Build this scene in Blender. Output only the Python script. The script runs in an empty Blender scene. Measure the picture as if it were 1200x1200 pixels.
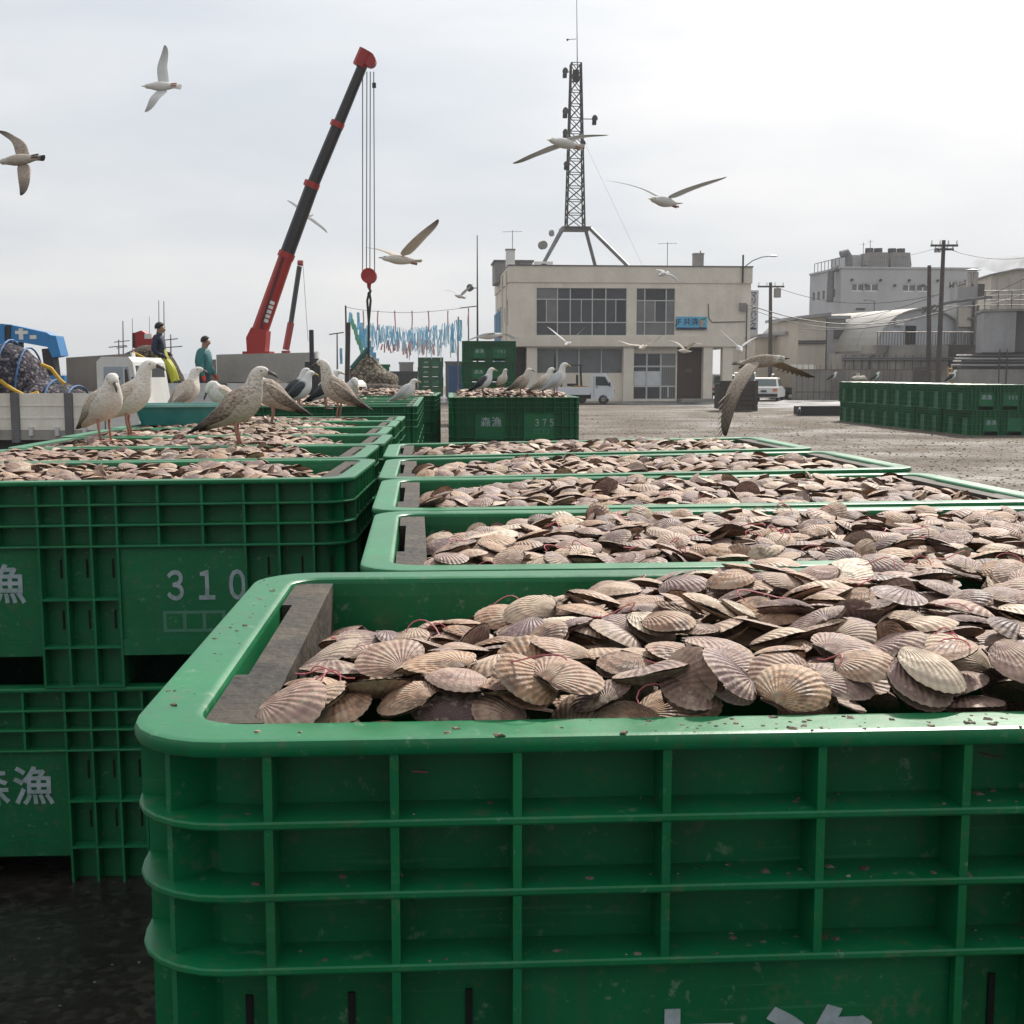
import bpy, math, random
import numpy as np
from mathutils import Vector, Matrix, noise as mnoise

# ------------------------------------------------------------------ camera, sky, sun, exposure
SC = bpy.context.scene
COL = SC.collection
R = math.radians
FPX, EYE, PITCH = 1450.0, 1.75, math.atan(164/1450.0)      # focal length in photo pixels (1200 wide), eye height, pitch
cam_d = bpy.data.cameras.new('camera'); cam = bpy.data.objects.new('camera', cam_d); COL.objects.link(cam)
cam_d.sensor_width = 36; cam_d.lens = 36*FPX/1200; cam_d.clip_start = .05; cam_d.clip_end = 3000
cam.location = (0, 0, EYE); cam.rotation_euler = (math.pi/2-PITCH, 0, 0)
SC.camera = cam

SUN_AZ, SUN_EL = 24.0, 40.0          # degrees right of the view direction (+Y), above the horizon
world = bpy.data.worlds.new('World'); SC.world = world; world.use_nodes = True
nt = world.node_tree; nt.nodes.clear(); N = nt.nodes.new; L = nt.links.new
out = N('ShaderNodeOutputWorld'); bg = N('ShaderNodeBackground'); bg.inputs['Strength'].default_value = .1
sky = N('ShaderNodeTexSky'); sky.sky_type = 'NISHITA'; sky.sun_disc = False
sky.sun_elevation = R(SUN_EL); sky.sun_rotation = R(SUN_AZ); sky.dust_density = 3
tc = N('ShaderNodeTexCoord'); sep = N('ShaderNodeSeparateXYZ'); L(tc.outputs['Generated'], sep.inputs[0])
# thin overcast: brighter towards the zenith, brighter round the veiled sun, soft cloud banks
def math_n(op, a, b=None, c=None, clamp=False):
    n = N('ShaderNodeMath'); n.operation = op; n.use_clamp = clamp
    for i, v in enumerate((a, b, c)):
        if v is None: continue
        if isinstance(v, (int, float)): n.inputs[i].default_value = v
        else: L(v, n.inputs[i])
    return n.outputs[0]
el = math_n('MAXIMUM', sep.outputs['Z'], 0.0)
lum = math_n('MULTIPLY_ADD', el, 4.6, 7.15)
dotn = N('ShaderNodeVectorMath'); dotn.operation = 'DOT_PRODUCT'; L(tc.outputs['Generated'], dotn.inputs[0])
dotn.inputs[1].default_value = (math.sin(R(SUN_AZ))*math.cos(R(SUN_EL)), math.cos(R(SUN_AZ))*math.cos(R(SUN_EL)), math.sin(R(SUN_EL)))
glow = math_n('POWER', math_n('MAXIMUM', dotn.outputs['Value'], 0.0), 9.0)
lum = math_n('MULTIPLY_ADD', glow, 1.3, lum)
mp = N('ShaderNodeMapping'); mp.inputs['Scale'].default_value = (1.6, 1.6, 6.5); mp.inputs['Location'].default_value = (.35, .2, .62)
L(tc.outputs['Generated'], mp.inputs[0])
nz = N('ShaderNodeTexNoise'); nz.inputs['Scale'].default_value = 1.5; nz.inputs['Detail'].default_value = 5; nz.inputs['Roughness'].default_value = .5; L(mp.outputs[0], nz.inputs['Vector'])
cl = N('ShaderNodeMapRange'); cl.inputs[1].default_value = .32; cl.inputs[2].default_value = .68; L(nz.outputs['Fac'], cl.inputs[0])
lum = math_n('MULTIPLY', lum, math_n('MULTIPLY_ADD', dotn.outputs['Value'], .22, .80))      # the half of the sky away from the sun is dimmer
lum = math_n('MULTIPLY', lum, math_n('MULTIPLY_ADD', cl.outputs[0], .22, .86))
mixc = N('ShaderNodeMix'); mixc.data_type = 'RGBA'; L(cl.outputs[0], mixc.inputs['Factor'])
mixc.inputs[6].default_value = (.885, .945, 1.015, 1); mixc.inputs[7].default_value = (1.0, .985, .975, 1)
cloud = N('ShaderNodeVectorMath'); cloud.operation = 'SCALE'; L(mixc.outputs[2], cloud.inputs[0]); L(lum, cloud.inputs['Scale'])
veil = N('ShaderNodeMix'); veil.data_type = 'RGBA'; veil.inputs['Factor'].default_value = .94
L(sky.outputs[0], veil.inputs[6]); L(cloud.outputs[0], veil.inputs[7])
L(veil.outputs[2], bg.inputs[0]); L(bg.outputs[0], out.inputs[0])

sun_d = bpy.data.lights.new('sun', 'SUN'); sun_d.energy = 4.8; sun_d.angle = R(3.0); sun_d.color = (1.0, .93, .84)
sun = bpy.data.objects.new('sun', sun_d); COL.objects.link(sun)
sdir = Vector(dotn.inputs[1].default_value)
sun.rotation_euler = sdir.to_track_quat('Z', 'Y').to_euler(); sun.location = (10, 10, 40)
SC.view_settings.view_transform = 'Standard'; SC.view_settings.look = 'None'
SC.view_settings.exposure = 0.2; SC.view_settings.gamma = 1.0; SC.view_settings.use_curve_mapping = False
SC.render.engine = 'CYCLES'; SC.cycles.use_denoising = True; SC.cycles.max_bounces = 6

# ------------------------------------------------------------------ helpers
_cp, _sp = math.cos(PITCH), math.sin(PITCH)
def ray(px, py):
    a, b = (px-600)/FPX, (600-py)/FPX
    return Vector((a, _cp+b*_sp, -_sp+b*_cp))
def P(px, py, d):                      # the point seen at a photo pixel, d metres ahead
    v = ray(px, py); return Vector((0, 0, EYE)) + v*(d/v.y)
def PZ(px, py, z=0.0):                 # the point seen at a photo pixel at height z
    v = ray(px, py); return Vector((0, 0, EYE)) + v*((z-EYE)/v.z)

class MB:
    def __init__(s): s.v, s.f, s.m, s.uv = [], [], [], None
    def add(s, vs, fs, mi=0):
        o = len(s.v); s.v.extend([tuple(v) for v in vs]); s.f.extend([tuple(i+o for i in f) for f in fs]); s.m.extend([mi]*len(fs)); return s
    def box(s, x0, x1, y0, y1, z0, z1, mi=0, M=None):
        vs = [Vector((x, y, z)) for z in (z0, z1) for y in (y0, y1) for x in (x0, x1)]
        if M is not None: vs = [M @ v for v in vs]
        return s.add(vs, [(0,2,3,1),(4,5,7,6),(0,1,5,4),(2,6,7,3),(0,4,6,2),(1,3,7,5)], mi)
    def tube(s, pts, rad, n=8, mi=0, cap=True):
        pts = [Vector(p) for p in pts]; k = len(pts)
        if not hasattr(rad, '__len__'): rad = [rad]*k
        vs, fs = [], []; up = None
        for i, p in enumerate(pts):
            t = (pts[min(i+1, k-1)]-pts[max(i-1, 0)])
            if t.length < 1e-9: t = Vector((0, 0, 1))
            t.normalize()
            if up is None: up = t.orthogonal().normalized()
            a = (up - t*up.dot(t)); a = a.normalized() if a.length > 1e-6 else t.orthogonal().normalized()
            up = a; b = t.cross(a)
            for j in range(n):
                w = 2*math.pi*j/n + math.pi/n
                vs.append(p + (a*math.cos(w)+b*math.sin(w))*rad[i])
        for i in range(k-1):
            for j in range(n):
                fs.append((i*n+j, i*n+(j+1)%n, (i+1)*n+(j+1)%n, (i+1)*n+j))
        if cap: fs.append(tuple(range(n))[::-1]); fs.append(tuple((k-1)*n+j for j in range(n)))
        return s.add(vs, fs, mi)
    def loft(s, rings, mi=0, cap=True, closed=False):
        n = len(rings[0]); vs = [p for r in rings for p in r]; fs = []
        k = len(rings)
        for i in range(k if closed else k-1):
            for j in range(n):
                a, b = i*n, ((i+1) % k)*n
                fs.append((a+j, a+(j+1)%n, b+(j+1)%n, b+j))
        if cap and not closed: fs.append(tuple(range(n))[::-1]); fs.append(tuple((k-1)*n+j for j in range(n)))
        return s.add(vs, fs, mi)
    def prism(s, poly, axis, a0, a1, mi=0, M=None):     # poly of 2-D points extruded along an axis
        n = len(poly)
        def pt(p, a): return Vector((a, p[0], p[1])) if axis == 'x' else Vector((p[0], a, p[1])) if axis == 'y' else Vector((p[0], p[1], a))
        vs = [pt(p, a0) for p in poly] + [pt(p, a1) for p in poly]
        if M is not None: vs = [M @ v for v in vs]
        fs = [(i, (i+1)%n, n+(i+1)%n, n+i) for i in range(n)] + [tuple(range(n))[::-1], tuple(range(n, 2*n))]
        return s.add(vs, fs, mi)
    def mesh(s, name, mats, smooth=False):
        me = bpy.data.meshes.new(name); me.from_pydata(s.v, [], s.f)
        if not isinstance(mats, (list, tuple)): mats = [mats]
        for m in mats: me.materials.append(m)
        if len(mats) > 1: me.polygons.foreach_set('material_index', s.m)
        if smooth: me.polygons.foreach_set('use_smooth', [True]*len(s.f))
        me.update(); return me
    def build(s, name, mats, parent=None, smooth=False, loc=None, rz=0):
        return obj(name, s.mesh(name, mats, smooth), parent, loc, rz)
def fixn(me):
    import bmesh
    bm = bmesh.new(); bm.from_mesh(me); bmesh.ops.recalc_face_normals(bm, faces=bm.faces); bm.to_mesh(me); bm.free(); return me
def obj(name, me, parent=None, loc=None, rz=0):
    o = bpy.data.objects.new(name, me); COL.objects.link(o)
    if parent is not None: o.parent = parent
    if loc is not None: o.location = loc
    if rz: o.rotation_euler.z = rz
    return o
def tag(o, label, cat, group=None):
    o['label'] = label; o['category'] = cat
    if group: o['group'] = group
    return o
def thing(name, label, cat, loc=(0, 0, 0), rz=0, group=None):
    o = bpy.data.objects.new(name, None); COL.objects.link(o); o.location = loc; o.rotation_euler.z = rz
    o.empty_display_size = .1
    return tag(o, label, cat, group)
def struct(o): o['kind'] = 'structure'; return o
def stuff(o): o['kind'] = 'stuff'; return o
ORD = ['nearest', 'second', 'third', 'fourth', 'fifth', 'sixth', 'seventh', 'eighth', 'ninth', 'tenth', 'eleventh', 'twelfth']

# ------------------------------------------------------------------ materials
MATS = {}
def nodes(name):
    m = bpy.data.materials.new(name); m.use_nodes = True; t = m.node_tree
    return m, t, t.nodes['Principled BSDF']
def mk(t, kind, **kw):
    n = t.nodes.new(kind)
    for k, v in kw.items():
        if k in n.inputs.keys(): n.inputs[k].default_value = v
        else: setattr(n, k, v)
    return n
def mixrgb(t, fac, a, b, mode='MIX'):
    n = t.nodes.new('ShaderNodeMix'); n.data_type = 'RGBA'; n.blend_type = mode
    for s, v in ((n.inputs[0], fac), (n.inputs[6], a), (n.inputs[7], b)):
        if isinstance(v, (int, float)): s.default_value = v
        elif isinstance(v, tuple): s.default_value = (*v[:3], 1)
        else: t.links.new(v, s)
    return n.outputs[2]
def rng(t, src, a, b, c=0., d=1.):
    n = t.nodes.new('ShaderNodeMapRange'); t.links.new(src, n.inputs[0])
    for i, v in enumerate((a, b, c, d)): n.inputs[i+1].default_value = v
    return n.outputs[0]
def mth(t, op, a, b=0., c=0.):
    n = t.nodes.new('ShaderNodeMath'); n.operation = op
    for i, v in enumerate((a, b, c)):
        if isinstance(v, (int, float)): n.inputs[i].default_value = v
        else: t.links.new(v, n.inputs[i])
    return n.outputs[0]
def M(name, col, rough=.6, dirt=None, amt=.35, scale=3., bump=.0, metal=0., streak=0., spec=.5, bscale=None, speck=0.):
    """weathered paint / plastic / concrete: base colour, broad dirt, fine grain, vertical streaks"""
    if name in MATS: return MATS[name]
    m, t, b = nodes(name); L = t.links.new
    tc = mk(t, 'ShaderNodeTexCoord')
    dirt = dirt or tuple(c*.55 for c in col)
    n1 = mk(t, 'ShaderNodeTexNoise', Scale=scale, Detail=6., Roughness=.62); L(tc.outputs['Object'], n1.inputs['Vector'])
    f = rng(t, n1.outputs['Fac'], .38, .72, 0, amt)
    c = mixrgb(t, f, col, dirt)
    if streak:
        mp = mk(t, 'ShaderNodeMapping', Scale=(scale*1.6, scale*1.6, scale*.12)); L(tc.outputs['Object'], mp.inputs[0])
        n2 = mk(t, 'ShaderNodeTexNoise', Scale=1., Detail=5., Roughness=.6); L(mp.outputs[0], n2.inputs['Vector'])
        c = mixrgb(t, rng(t, n2.outputs['Fac'], .5, .75, 0, streak), c, dirt)
    n3 = mk(t, 'ShaderNodeTexNoise', Scale=scale*14, Detail=3.); L(tc.outputs['Object'], n3.inputs['Vector'])
    c = mixrgb(t, rng(t, n3.outputs['Fac'], .3, .7, .0, .16), c, tuple(x*.4 for x in col))
    if speck: c = mixrgb(t, rng(t, n3.outputs['Fac'], .66, .72, 0, speck), c, (.55, .52, .46))
    L(c, b.inputs['Base Color'])
    L(rng(t, n1.outputs['Fac'], .3, .75, max(rough-.08, .03), min(rough+.14, 1)), b.inputs['Roughness'])
    b.inputs['Metallic'].default_value = metal; b.inputs['Specular IOR Level'].default_value = spec
    if bump:
        bp = mk(t, 'ShaderNodeBump', Strength=bump, Distance=.02)
        n4 = mk(t, 'ShaderNodeTexNoise', Scale=bscale or scale*10, Detail=4.); L(tc.outputs['Object'], n4.inputs['Vector'])
        L(n4.outputs['Fac'], bp.inputs['Height']); L(bp.outputs[0], b.inputs['Normal'])
    MATS[name] = m; return m

def green_plastic(name, col, light, dust=.42):
    m, t, b = nodes(name); L = t.links.new
    tc = mk(t, 'ShaderNodeTexCoord'); ge = mk(t, 'ShaderNodeNewGeometry')
    oi = mk(t, 'ShaderNodeObjectInfo')
    n1 = mk(t, 'ShaderNodeTexNoise', Scale=5., Detail=7., Roughness=.65); L(tc.outputs['Object'], n1.inputs['Vector'])
    n2 = mk(t, 'ShaderNodeTexNoise', Scale=38., Detail=5., Roughness=.7); L(tc.outputs['Object'], n2.inputs['Vector'])
    mp = mk(t, 'ShaderNodeMapping', Scale=(60., 60., 3.)); L(tc.outputs['Object'], mp.inputs[0])
    n3 = mk(t, 'ShaderNodeTexNoise', Scale=1., Detail=3.); L(mp.outputs[0], n3.inputs['Vector'])
    c = mixrgb(t, rng(t, n1.outputs['Fac'], .3, .7), col, light)
    mps = mk(t, 'ShaderNodeMapping', Scale=(5., 5., 170.), Rotation=(.06, .04, 0)); L(tc.outputs['Object'], mps.inputs[0])
    n6 = mk(t, 'ShaderNodeTexNoise', Scale=1., Detail=4.); L(mps.outputs[0], n6.inputs['Vector'])
    c = mixrgb(t, rng(t, n6.outputs['Fac'], .64, .70, 0, .35), c, (.05, .20, .10))           # drag scratches
    n7 = mk(t, 'ShaderNodeTexNoise', Scale=1.7, Detail=4.); L(tc.outputs['Object'], n7.inputs['Vector'])
    c = mixrgb(t, rng(t, n7.outputs['Fac'], .5, .7, 0, .35), c, (.012, .13, .06))            # sun-faded patches
    c = mixrgb(t, rng(t, n3.outputs['Fac'], .56, .74, 0, .34), c, (.045, .06, .036))
    c = mixrgb(t, rng(t, n2.outputs['Fac'], .565, .70, 0, dust), c, (.13, .12, .08))          # caked mud flecks
    c = mixrgb(t, rng(t, n2.outputs['Fac'], .30, .39, .5, 0.), c, (.22, .30, .21))           # pale scuffs
    c = mixrgb(t, .14, c, mixrgb(t, oi.outputs['Random'], (.0, .05, .02), (.02, .26, .10)))
    L(c, b.inputs['Base Color'])
    L(rng(t, n1.outputs['Fac'], .3, .7, .26, .48), b.inputs['Roughness'])
    bp = mk(t, 'ShaderNodeBump', Strength=.12, Distance=.004); L(n2.outputs['Fac'], bp.inputs['Height']); L(bp.outputs[0], b.inputs['Normal'])
    b.inputs['Specular IOR Level'].default_value = .36
    MATS[name] = m; return m
GREEN = green_plastic('green_plastic', (.0006, .085, .027), (.0015, .130, .043))
GREEN_RIB = green_plastic('green_plastic_pale', (.0008, .108, .034), (.002, .165, .056), .5)  # paler, more mud-flecked green for the ribs and rim
LETTER = M('letter_paint', (.38, .44, .48), .6, (.07, .16, .11), .75, 16)
BOARD = M('grey_rubber_board', (.034, .032, .031), .65, (.12, .10, .075), .7, 7, .3, streak=.8, bscale=60, spec=.12)
DARK = M('slot_shade_and_door', (.008, .009, .009), .9)
FRAMEP = M('faint_frame_paint', (.06, .20, .13), .6)

def shell_material():
    m, t, b = nodes('scallop_shell'); L = t.links.new
    tc = mk(t, 'ShaderNodeTexCoord'); uv = mk(t, 'ShaderNodeUVMap', uv_map='uv'); sx = mk(t, 'ShaderNodeSeparateXYZ'); L(uv.outputs[0], sx.inputs[0])
    ge = mk(t, 'ShaderNodeNewGeometry'); oi = mk(t, 'ShaderNodeObjectInfo')
    oc = mk(t, 'ShaderNodeSeparateColor'); L(oi.outputs['Color'], oc.inputs[0])      # single shells carry their own tone, the heap takes one per shell
    rmix = mk(t, 'ShaderNodeMix'); L(oc.outputs[1], rmix.inputs[0]); L(ge.outputs['Random Per Island'], rmix.inputs[2]); L(oc.outputs[0], rmix.inputs[3]); rnd = rmix.outputs[0]
    rnd2 = mth(t, 'FRACT', mth(t, 'MULTIPLY', rnd, 13.7))
    off = mk(t, 'ShaderNodeVectorMath', operation='SCALE'); off.inputs[0].default_value = (17., 9., 23.); L(rnd, off.inputs['Scale'])
    vec = mk(t, 'ShaderNodeVectorMath', operation='ADD'); L(tc.outputs['Object'], vec.inputs[0]); L(off.outputs[0], vec.inputs[1])
    n1 = mk(t, 'ShaderNodeTexNoise', Scale=34., Detail=6., Roughness=.66); L(vec.outputs[0], n1.inputs['Vector'])
    n2 = mk(t, 'ShaderNodeTexNoise', Scale=170., Detail=4., Roughness=.6); L(vec.outputs[0], n2.inputs['Vector'])
    ramp = mk(t, 'ShaderNodeValToRGB'); L(rnd, ramp.inputs[0]); r = ramp.color_ramp; r.interpolation = 'LINEAR'
    cols = [(0, (.080, .048, .046)), (.11, (.15, .092, .084)), (.28, (.26, .162, .138)), (.48, (.365, .235, .190)), (.62, (.29, .172, .108)), (.78, (.40, .27, .195)), (.92, (.50, .375, .265)), (1, (.70, .59, .45))]
    r.elements[0].position = cols[0][0]; r.elements[0].color = (*cols[0][1], 1); r.elements[1].position = cols[-1][0]; r.elements[1].color = (*cols[-1][1], 1)
    for p, c in cols[1:-1]: e = r.elements.new(p); e.color = (*c, 1)
    c = mixrgb(t, rng(t, rnd2, .70, .92, 0, .65), ramp.outputs[0], (.40, .215, .105)); c = mixrgb(t, rng(t, rnd2, .26, .06, 0, .7), c, (.17, .105, .105))      # rusty and purplish individuals
    ribs = mth(t, 'MULTIPLY_ADD', mth(t, 'SINE', mth(t, 'MULTIPLY', sx.outputs['X'], 2*math.pi*22)), .5, .5)
    band = mth(t, 'MULTIPLY_ADD', mth(t, 'SINE', mth(t, 'MULTIPLY_ADD', n1.outputs['Fac'], 5., mth(t, 'MULTIPLY', sx.outputs['Y'], mth(t, 'MULTIPLY_ADD', rnd2, 20., 14.)))), .5, .5)
    c = mixrgb(t, mth(t, 'MULTIPLY', rng(t, ribs, .5, .05, 0, .2), rng(t, sx.outputs['Y'], .1, .5)), c, (.075, .05, .045))
    c = mixrgb(t, rng(t, band, .5, 1., 0, .34), c, (.11, .075, .066))
    c = mixrgb(t, rng(t, n1.outputs['Fac'], .52, .62, 0, .72), c, (.42, .335, .25))                     # pale crust, worn growth
    c = mixrgb(t, mth(t, 'MULTIPLY', rng(t, n1.outputs['Fac'], .50, .36, 0, .75), rng(t, rnd2, .25, .8)), c, (.06, .042, .034))   # mud and weed
    c = mixrgb(t, rng(t, n2.outputs['Fac'], .60, .68, 0, .6), c, (.48, .41, .33))
    c = mixrgb(t, rng(t, sx.outputs['Y'], .93, 1., 0, .4), c, (.38, .29, .21))                              # paler lip
    ins = mixrgb(t, rnd2, (.46, .40, .34), (.26, .16, .10))
    ins = mixrgb(t, rng(t, sx.outputs['Y'], .6, 1., 0, .6), ins, (.22, .12, .07))
    ins = mixrgb(t, rng(t, n1.outputs['Fac'], .5, .7, 0, .5), ins, (.16, .10, .075))
    c = mixrgb(t, ge.outputs['Backfacing'], c, ins)
    L(c, b.inputs['Base Color'])
    L(rng(t, n1.outputs['Fac'], .3, .7, .46, .8), b.inputs['Roughness']); b.inputs['Specular IOR Level'].default_value = .32
    h = mth(t, 'ADD', mth(t, 'MULTIPLY', ribs, .55), mth(t, 'ADD', mth(t, 'MULTIPLY', band, .35), mth(t, 'MULTIPLY_ADD', n2.outputs['Fac'], 1.0, mth(t, 'MULTIPLY', n1.outputs['Fac'], 1.6))))
    bp = mk(t, 'ShaderNodeBump', Strength=.9, Distance=.0016); L(h, bp.inputs['Height']); L(bp.outputs[0], b.inputs['Normal'])
    return m
SHELL = shell_material()
PINK = M('pink_twine', (.50, .10, .13), .55, (.60, .26, .25), .6, 60)

def ground_material(name, cols, scale, bump, rough=(.6, .95)):
    m, t, b = nodes(name); L = t.links.new
    ge = mk(t, 'ShaderNodeNewGeometry')
    v1 = mk(t, 'ShaderNodeTexVoronoi', Scale=scale); L(ge.outputs['Position'], v1.inputs['Vector'])
    v2 = mk(t, 'ShaderNodeTexVoronoi', Scale=scale*2.7); L(ge.outputs['Position'], v2.inputs['Vector'])
    n1 = mk(t, 'ShaderNodeTexNoise', Scale=.35, Detail=6., Roughness=.6); L(ge.outputs['Position'], n1.inputs['Vector'])
    n2 = mk(t, 'ShaderNodeTexNoise', Scale=scale*.5, Detail=5.); L(ge.outputs['Position'], n2.inputs['Vector'])
    s1 = mk(t, 'ShaderNodeSeparateColor'); L(v1.outputs['Color'], s1.inputs[0])
    s2 = mk(t, 'ShaderNodeSeparateColor'); L(v2.outputs['Color'], s2.inputs[0])
    c = mixrgb(t, s1.outputs[0], cols[0], cols[1])
    c = mixrgb(t, rng(t, s2.outputs[0], .55, .95, 0, .7), c, cols[2])
    c = mixrgb(t, rng(t, n1.outputs['Fac'], .42, .66, 0, .65), c, cols[3])
    c = mixrgb(t, rng(t, n2.outputs['Fac'], .45, .7, 0, .45), c, cols[0])
    mpb = mk(t, 'ShaderNodeMapping', Scale=(.10, .55, 1.), Rotation=(0, 0, .12)); L(ge.outputs['Position'], mpb.inputs[0])
    n5 = mk(t, 'ShaderNodeTexNoise', Scale=1., Detail=4., Roughness=.6); L(mpb.outputs[0], n5.inputs['Vector'])
    c = mixrgb(t, rng(t, n5.outputs['Fac'], .48, .62, 0, .55), c, cols[3])          # wheel tracks, damp bands
    L(c, b.inputs['Base Color'])
    L(rng(t, n1.outputs['Fac'], .4, .68, rough[1], rough[0]), b.inputs['Roughness'])
    h = mth(t, 'ADD', mth(t, 'MULTIPLY', v1.outputs['Distance'], -1.), mth(t, 'MULTIPLY_ADD', v2.outputs['Distance'], -.5, mth(t, 'MULTIPLY', n2.outputs['Fac'], 1.6)))
    bp = mk(t, 'ShaderNodeBump', Strength=bump, Distance=.05); L(h, bp.inputs['Height']); L(bp.outputs[0], b.inputs['Normal'])
    MATS[name] = m; return m
def glass_dark(name, col=(.02, .022, .025), rough=.06):
    if name in MATS: return MATS[name]
    m, t, b = nodes(name); b.inputs['Base Color'].default_value = (*col, 1); b.inputs['Roughness'].default_value = rough
    n = mk(t, 'ShaderNodeTexNoise', Scale=1.3); tc = mk(t, 'ShaderNodeTexCoord'); t.links.new(tc.outputs['Object'], n.inputs['Vector'])
    t.links.new(mixrgb(t, n.outputs['Fac'], col, tuple(c*2.2 for c in col)), b.inputs['Base Color'])
    MATS[name] = m; return m
_tm = {}
def text_mesh(s, size, mat, bold=0., extrude=.0008, align='CENTER'):
    k = (s, size, mat.name, bold, align)
    if k in _tm: return _tm[k]
    cu = bpy.data.curves.new('t', 'FONT'); cu.body = s; cu.size = size; cu.align_x = align; cu.align_y = 'CENTER'
    cu.offset = bold*size; cu.extrude = extrude; cu.resolution_u = 3
    o = bpy.data.objects.new('t', cu); COL.objects.link(o)
    dg = bpy.context.evaluated_depsgraph_get(); dg.update()
    me = bpy.data.meshes.new_from_object(o.evaluated_get(dg)); me.name = 'lettering'
    bpy.data.objects.remove(o); me.materials.clear(); me.materials.append(mat)
    _tm[k] = me; return me

# ------------------------------------------------------------------ the ground
GRAVEL = ground_material('gravel_yard', [(.044, .031, .020), (.128, .094, .062), (.21, .168, .120), (.038, .028, .018)], 7.5, 1.0)
WET = ground_material('wet_concrete', [(.014, .012, .011), (.020, .017, .015), (.05, .045, .038), (.009, .008, .007)], 16, .07, (.10, .32))
ROADM = ground_material('wet_asphalt', [(.10, .10, .098), (.13, .128, .122), (.2, .19, .18), (.06, .06, .06)], 9, .15, (.16, .4))
SEA = ground_material('sea_water', [(.05, .07, .085), (.06, .08, .095), (.07, .09, .1), (.04, .06, .07)], .6, .3, (.08, .2))
def sheet(name, pts, mat, z):
    mb = MB().add([(x, y, z) for x, y in pts], [tuple(range(len(pts)))]); return struct(mb.build(name, mat))
sheet('ground', [(-900, -60), (900, -60), (900, 1500), (-900, 1500)], GRAVEL, 0)
sheet('sea', [(-900, 150), (900, 150), (900, 1490), (-900, 1490)], SEA, .006)
sheet('pavement', [(-12, -6), (2.2, -6), (1.7, 7.5), (-.6, 13), (-12, 14)], WET, .004)
ra, rb = PZ(884, 478.5), PZ(700, 472.2)
sheet('road', [(ra.x-1, ra.y), (ra.x+70, ra.y-2), (140, 92), (140, 104), (-30, 96), (-30, 76), (rb.x-6, rb.y+.5), (rb.x, rb.y)], ROADM, .004)
# loose stones and broken shell on the gravel, as far as they can be told apart
rs = random.Random(5)
base = []
for k in range(5):
    vs = [(-.5, -.42, 0), (.5, -.38, 0), (.45, .4, 0), (-.4, .45, 0), (-.3, -.2, .42), (.3, -.25, .36), (.22, .26, .45), (-.24, .22, .38)]
    base.append([Vector((x+rs.uniform(-.12, .12), y+rs.uniform(-.12, .12), z*(1+rs.uniform(-.3, .3)))) for x, y, z in vs])
STONE_F = [(4, 5, 6, 7), (0, 1, 5, 4), (1, 2, 6, 5), (2, 3, 7, 6), (3, 0, 4, 7)]
mb = MB()
for k in range(15000):
    d = 11 + 40*rs.random()**1.6
    x = rs.uniform(-.06, .47)*d + rs.uniform(-.5, .5)
    if x < 1.9 and d < 20: continue
    s = rs.choice((.015, .02, .028, .035, .05))*rs.uniform(.6, 1.3); a = rs.uniform(0, 6.3); ca, sa = math.cos(a)*s, math.sin(a)*s
    mb.add([(x+v.x*ca-v.y*sa, d+v.x*sa+v.y*ca, v.z*s*rs.uniform(.7, 1)-.003) for v in base[k % 5]], STONE_F)
STONE = M('stone', (.27, .225, .175), .85, (.11, .09, .07), .9, .9, speck=.3)
mt = STONE.node_tree; gi = mk(mt, 'ShaderNodeNewGeometry'); bs = mt.nodes['Principled BSDF']
rp = mk(mt, 'ShaderNodeValToRGB'); mt.links.new(gi.outputs['Random Per Island'], rp.inputs[0])
rp.color_ramp.elements[0].color = (.07, .054, .038, 1); rp.color_ramp.elements[1].color = (.27, .225, .17, 1); e = rp.color_ramp.elements.new(.6); e.color = (.12, .094, .067, 1)
mt.links.new(rp.outputs[0], bs.inputs['Base Color'])
o = mb.build('gravel_stones', STONE); stuff(o); tag(o, 'loose brown and grey gravel stones strewn over the open yard', 'gravel')

# ------------------------------------------------------------------ green fish crates
CW, CD, CH, RIM = 1.84, .955, .70, .062
def rr(w, d, r, z, n=6):
    pts = []
    for cx, cy, a0 in ((w/2-r, -d/2+r, -90), (w/2-r, d/2-r, 0), (-w/2+r, d/2-r, 90), (-w/2+r, -d/2+r, 180)):
        for k in range(n+1):
            a = R(a0+90*k/n); pts.append(Vector((cx+r*math.cos(a), cy+r*math.sin(a), z)))
    return pts
def ring_solid(mb, w, d, r, inset, ri, z, th):
    i = inset
    mb.loft([rr(w, d, r, z-th*.25), rr(w-.002, d-.002, r, z), rr(w-2*i, d-2*i, ri, z), rr(w-2*i, d-2*i, ri, z-th), rr(w-.002, d-.002, r, z-th), rr(w, d, r, z-th*.75)], closed=True, cap=False)
XB = [0, .137, .252, .365, .504, .650, .789, .876, .964, 1.051, 1.190, 1.336, 1.475, 1.588, 1.703, 1.84]
NARROW = [(0, .365), (.789, 1.051), (1.475, 1.84)]
PANELS = [(.365, .789), (1.051, 1.475)]
Z1, Z2, Z3, Z4, Z5 = CH-.077, CH-.1455, CH-.2165, CH-.395, .11
WALL = .054
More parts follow.
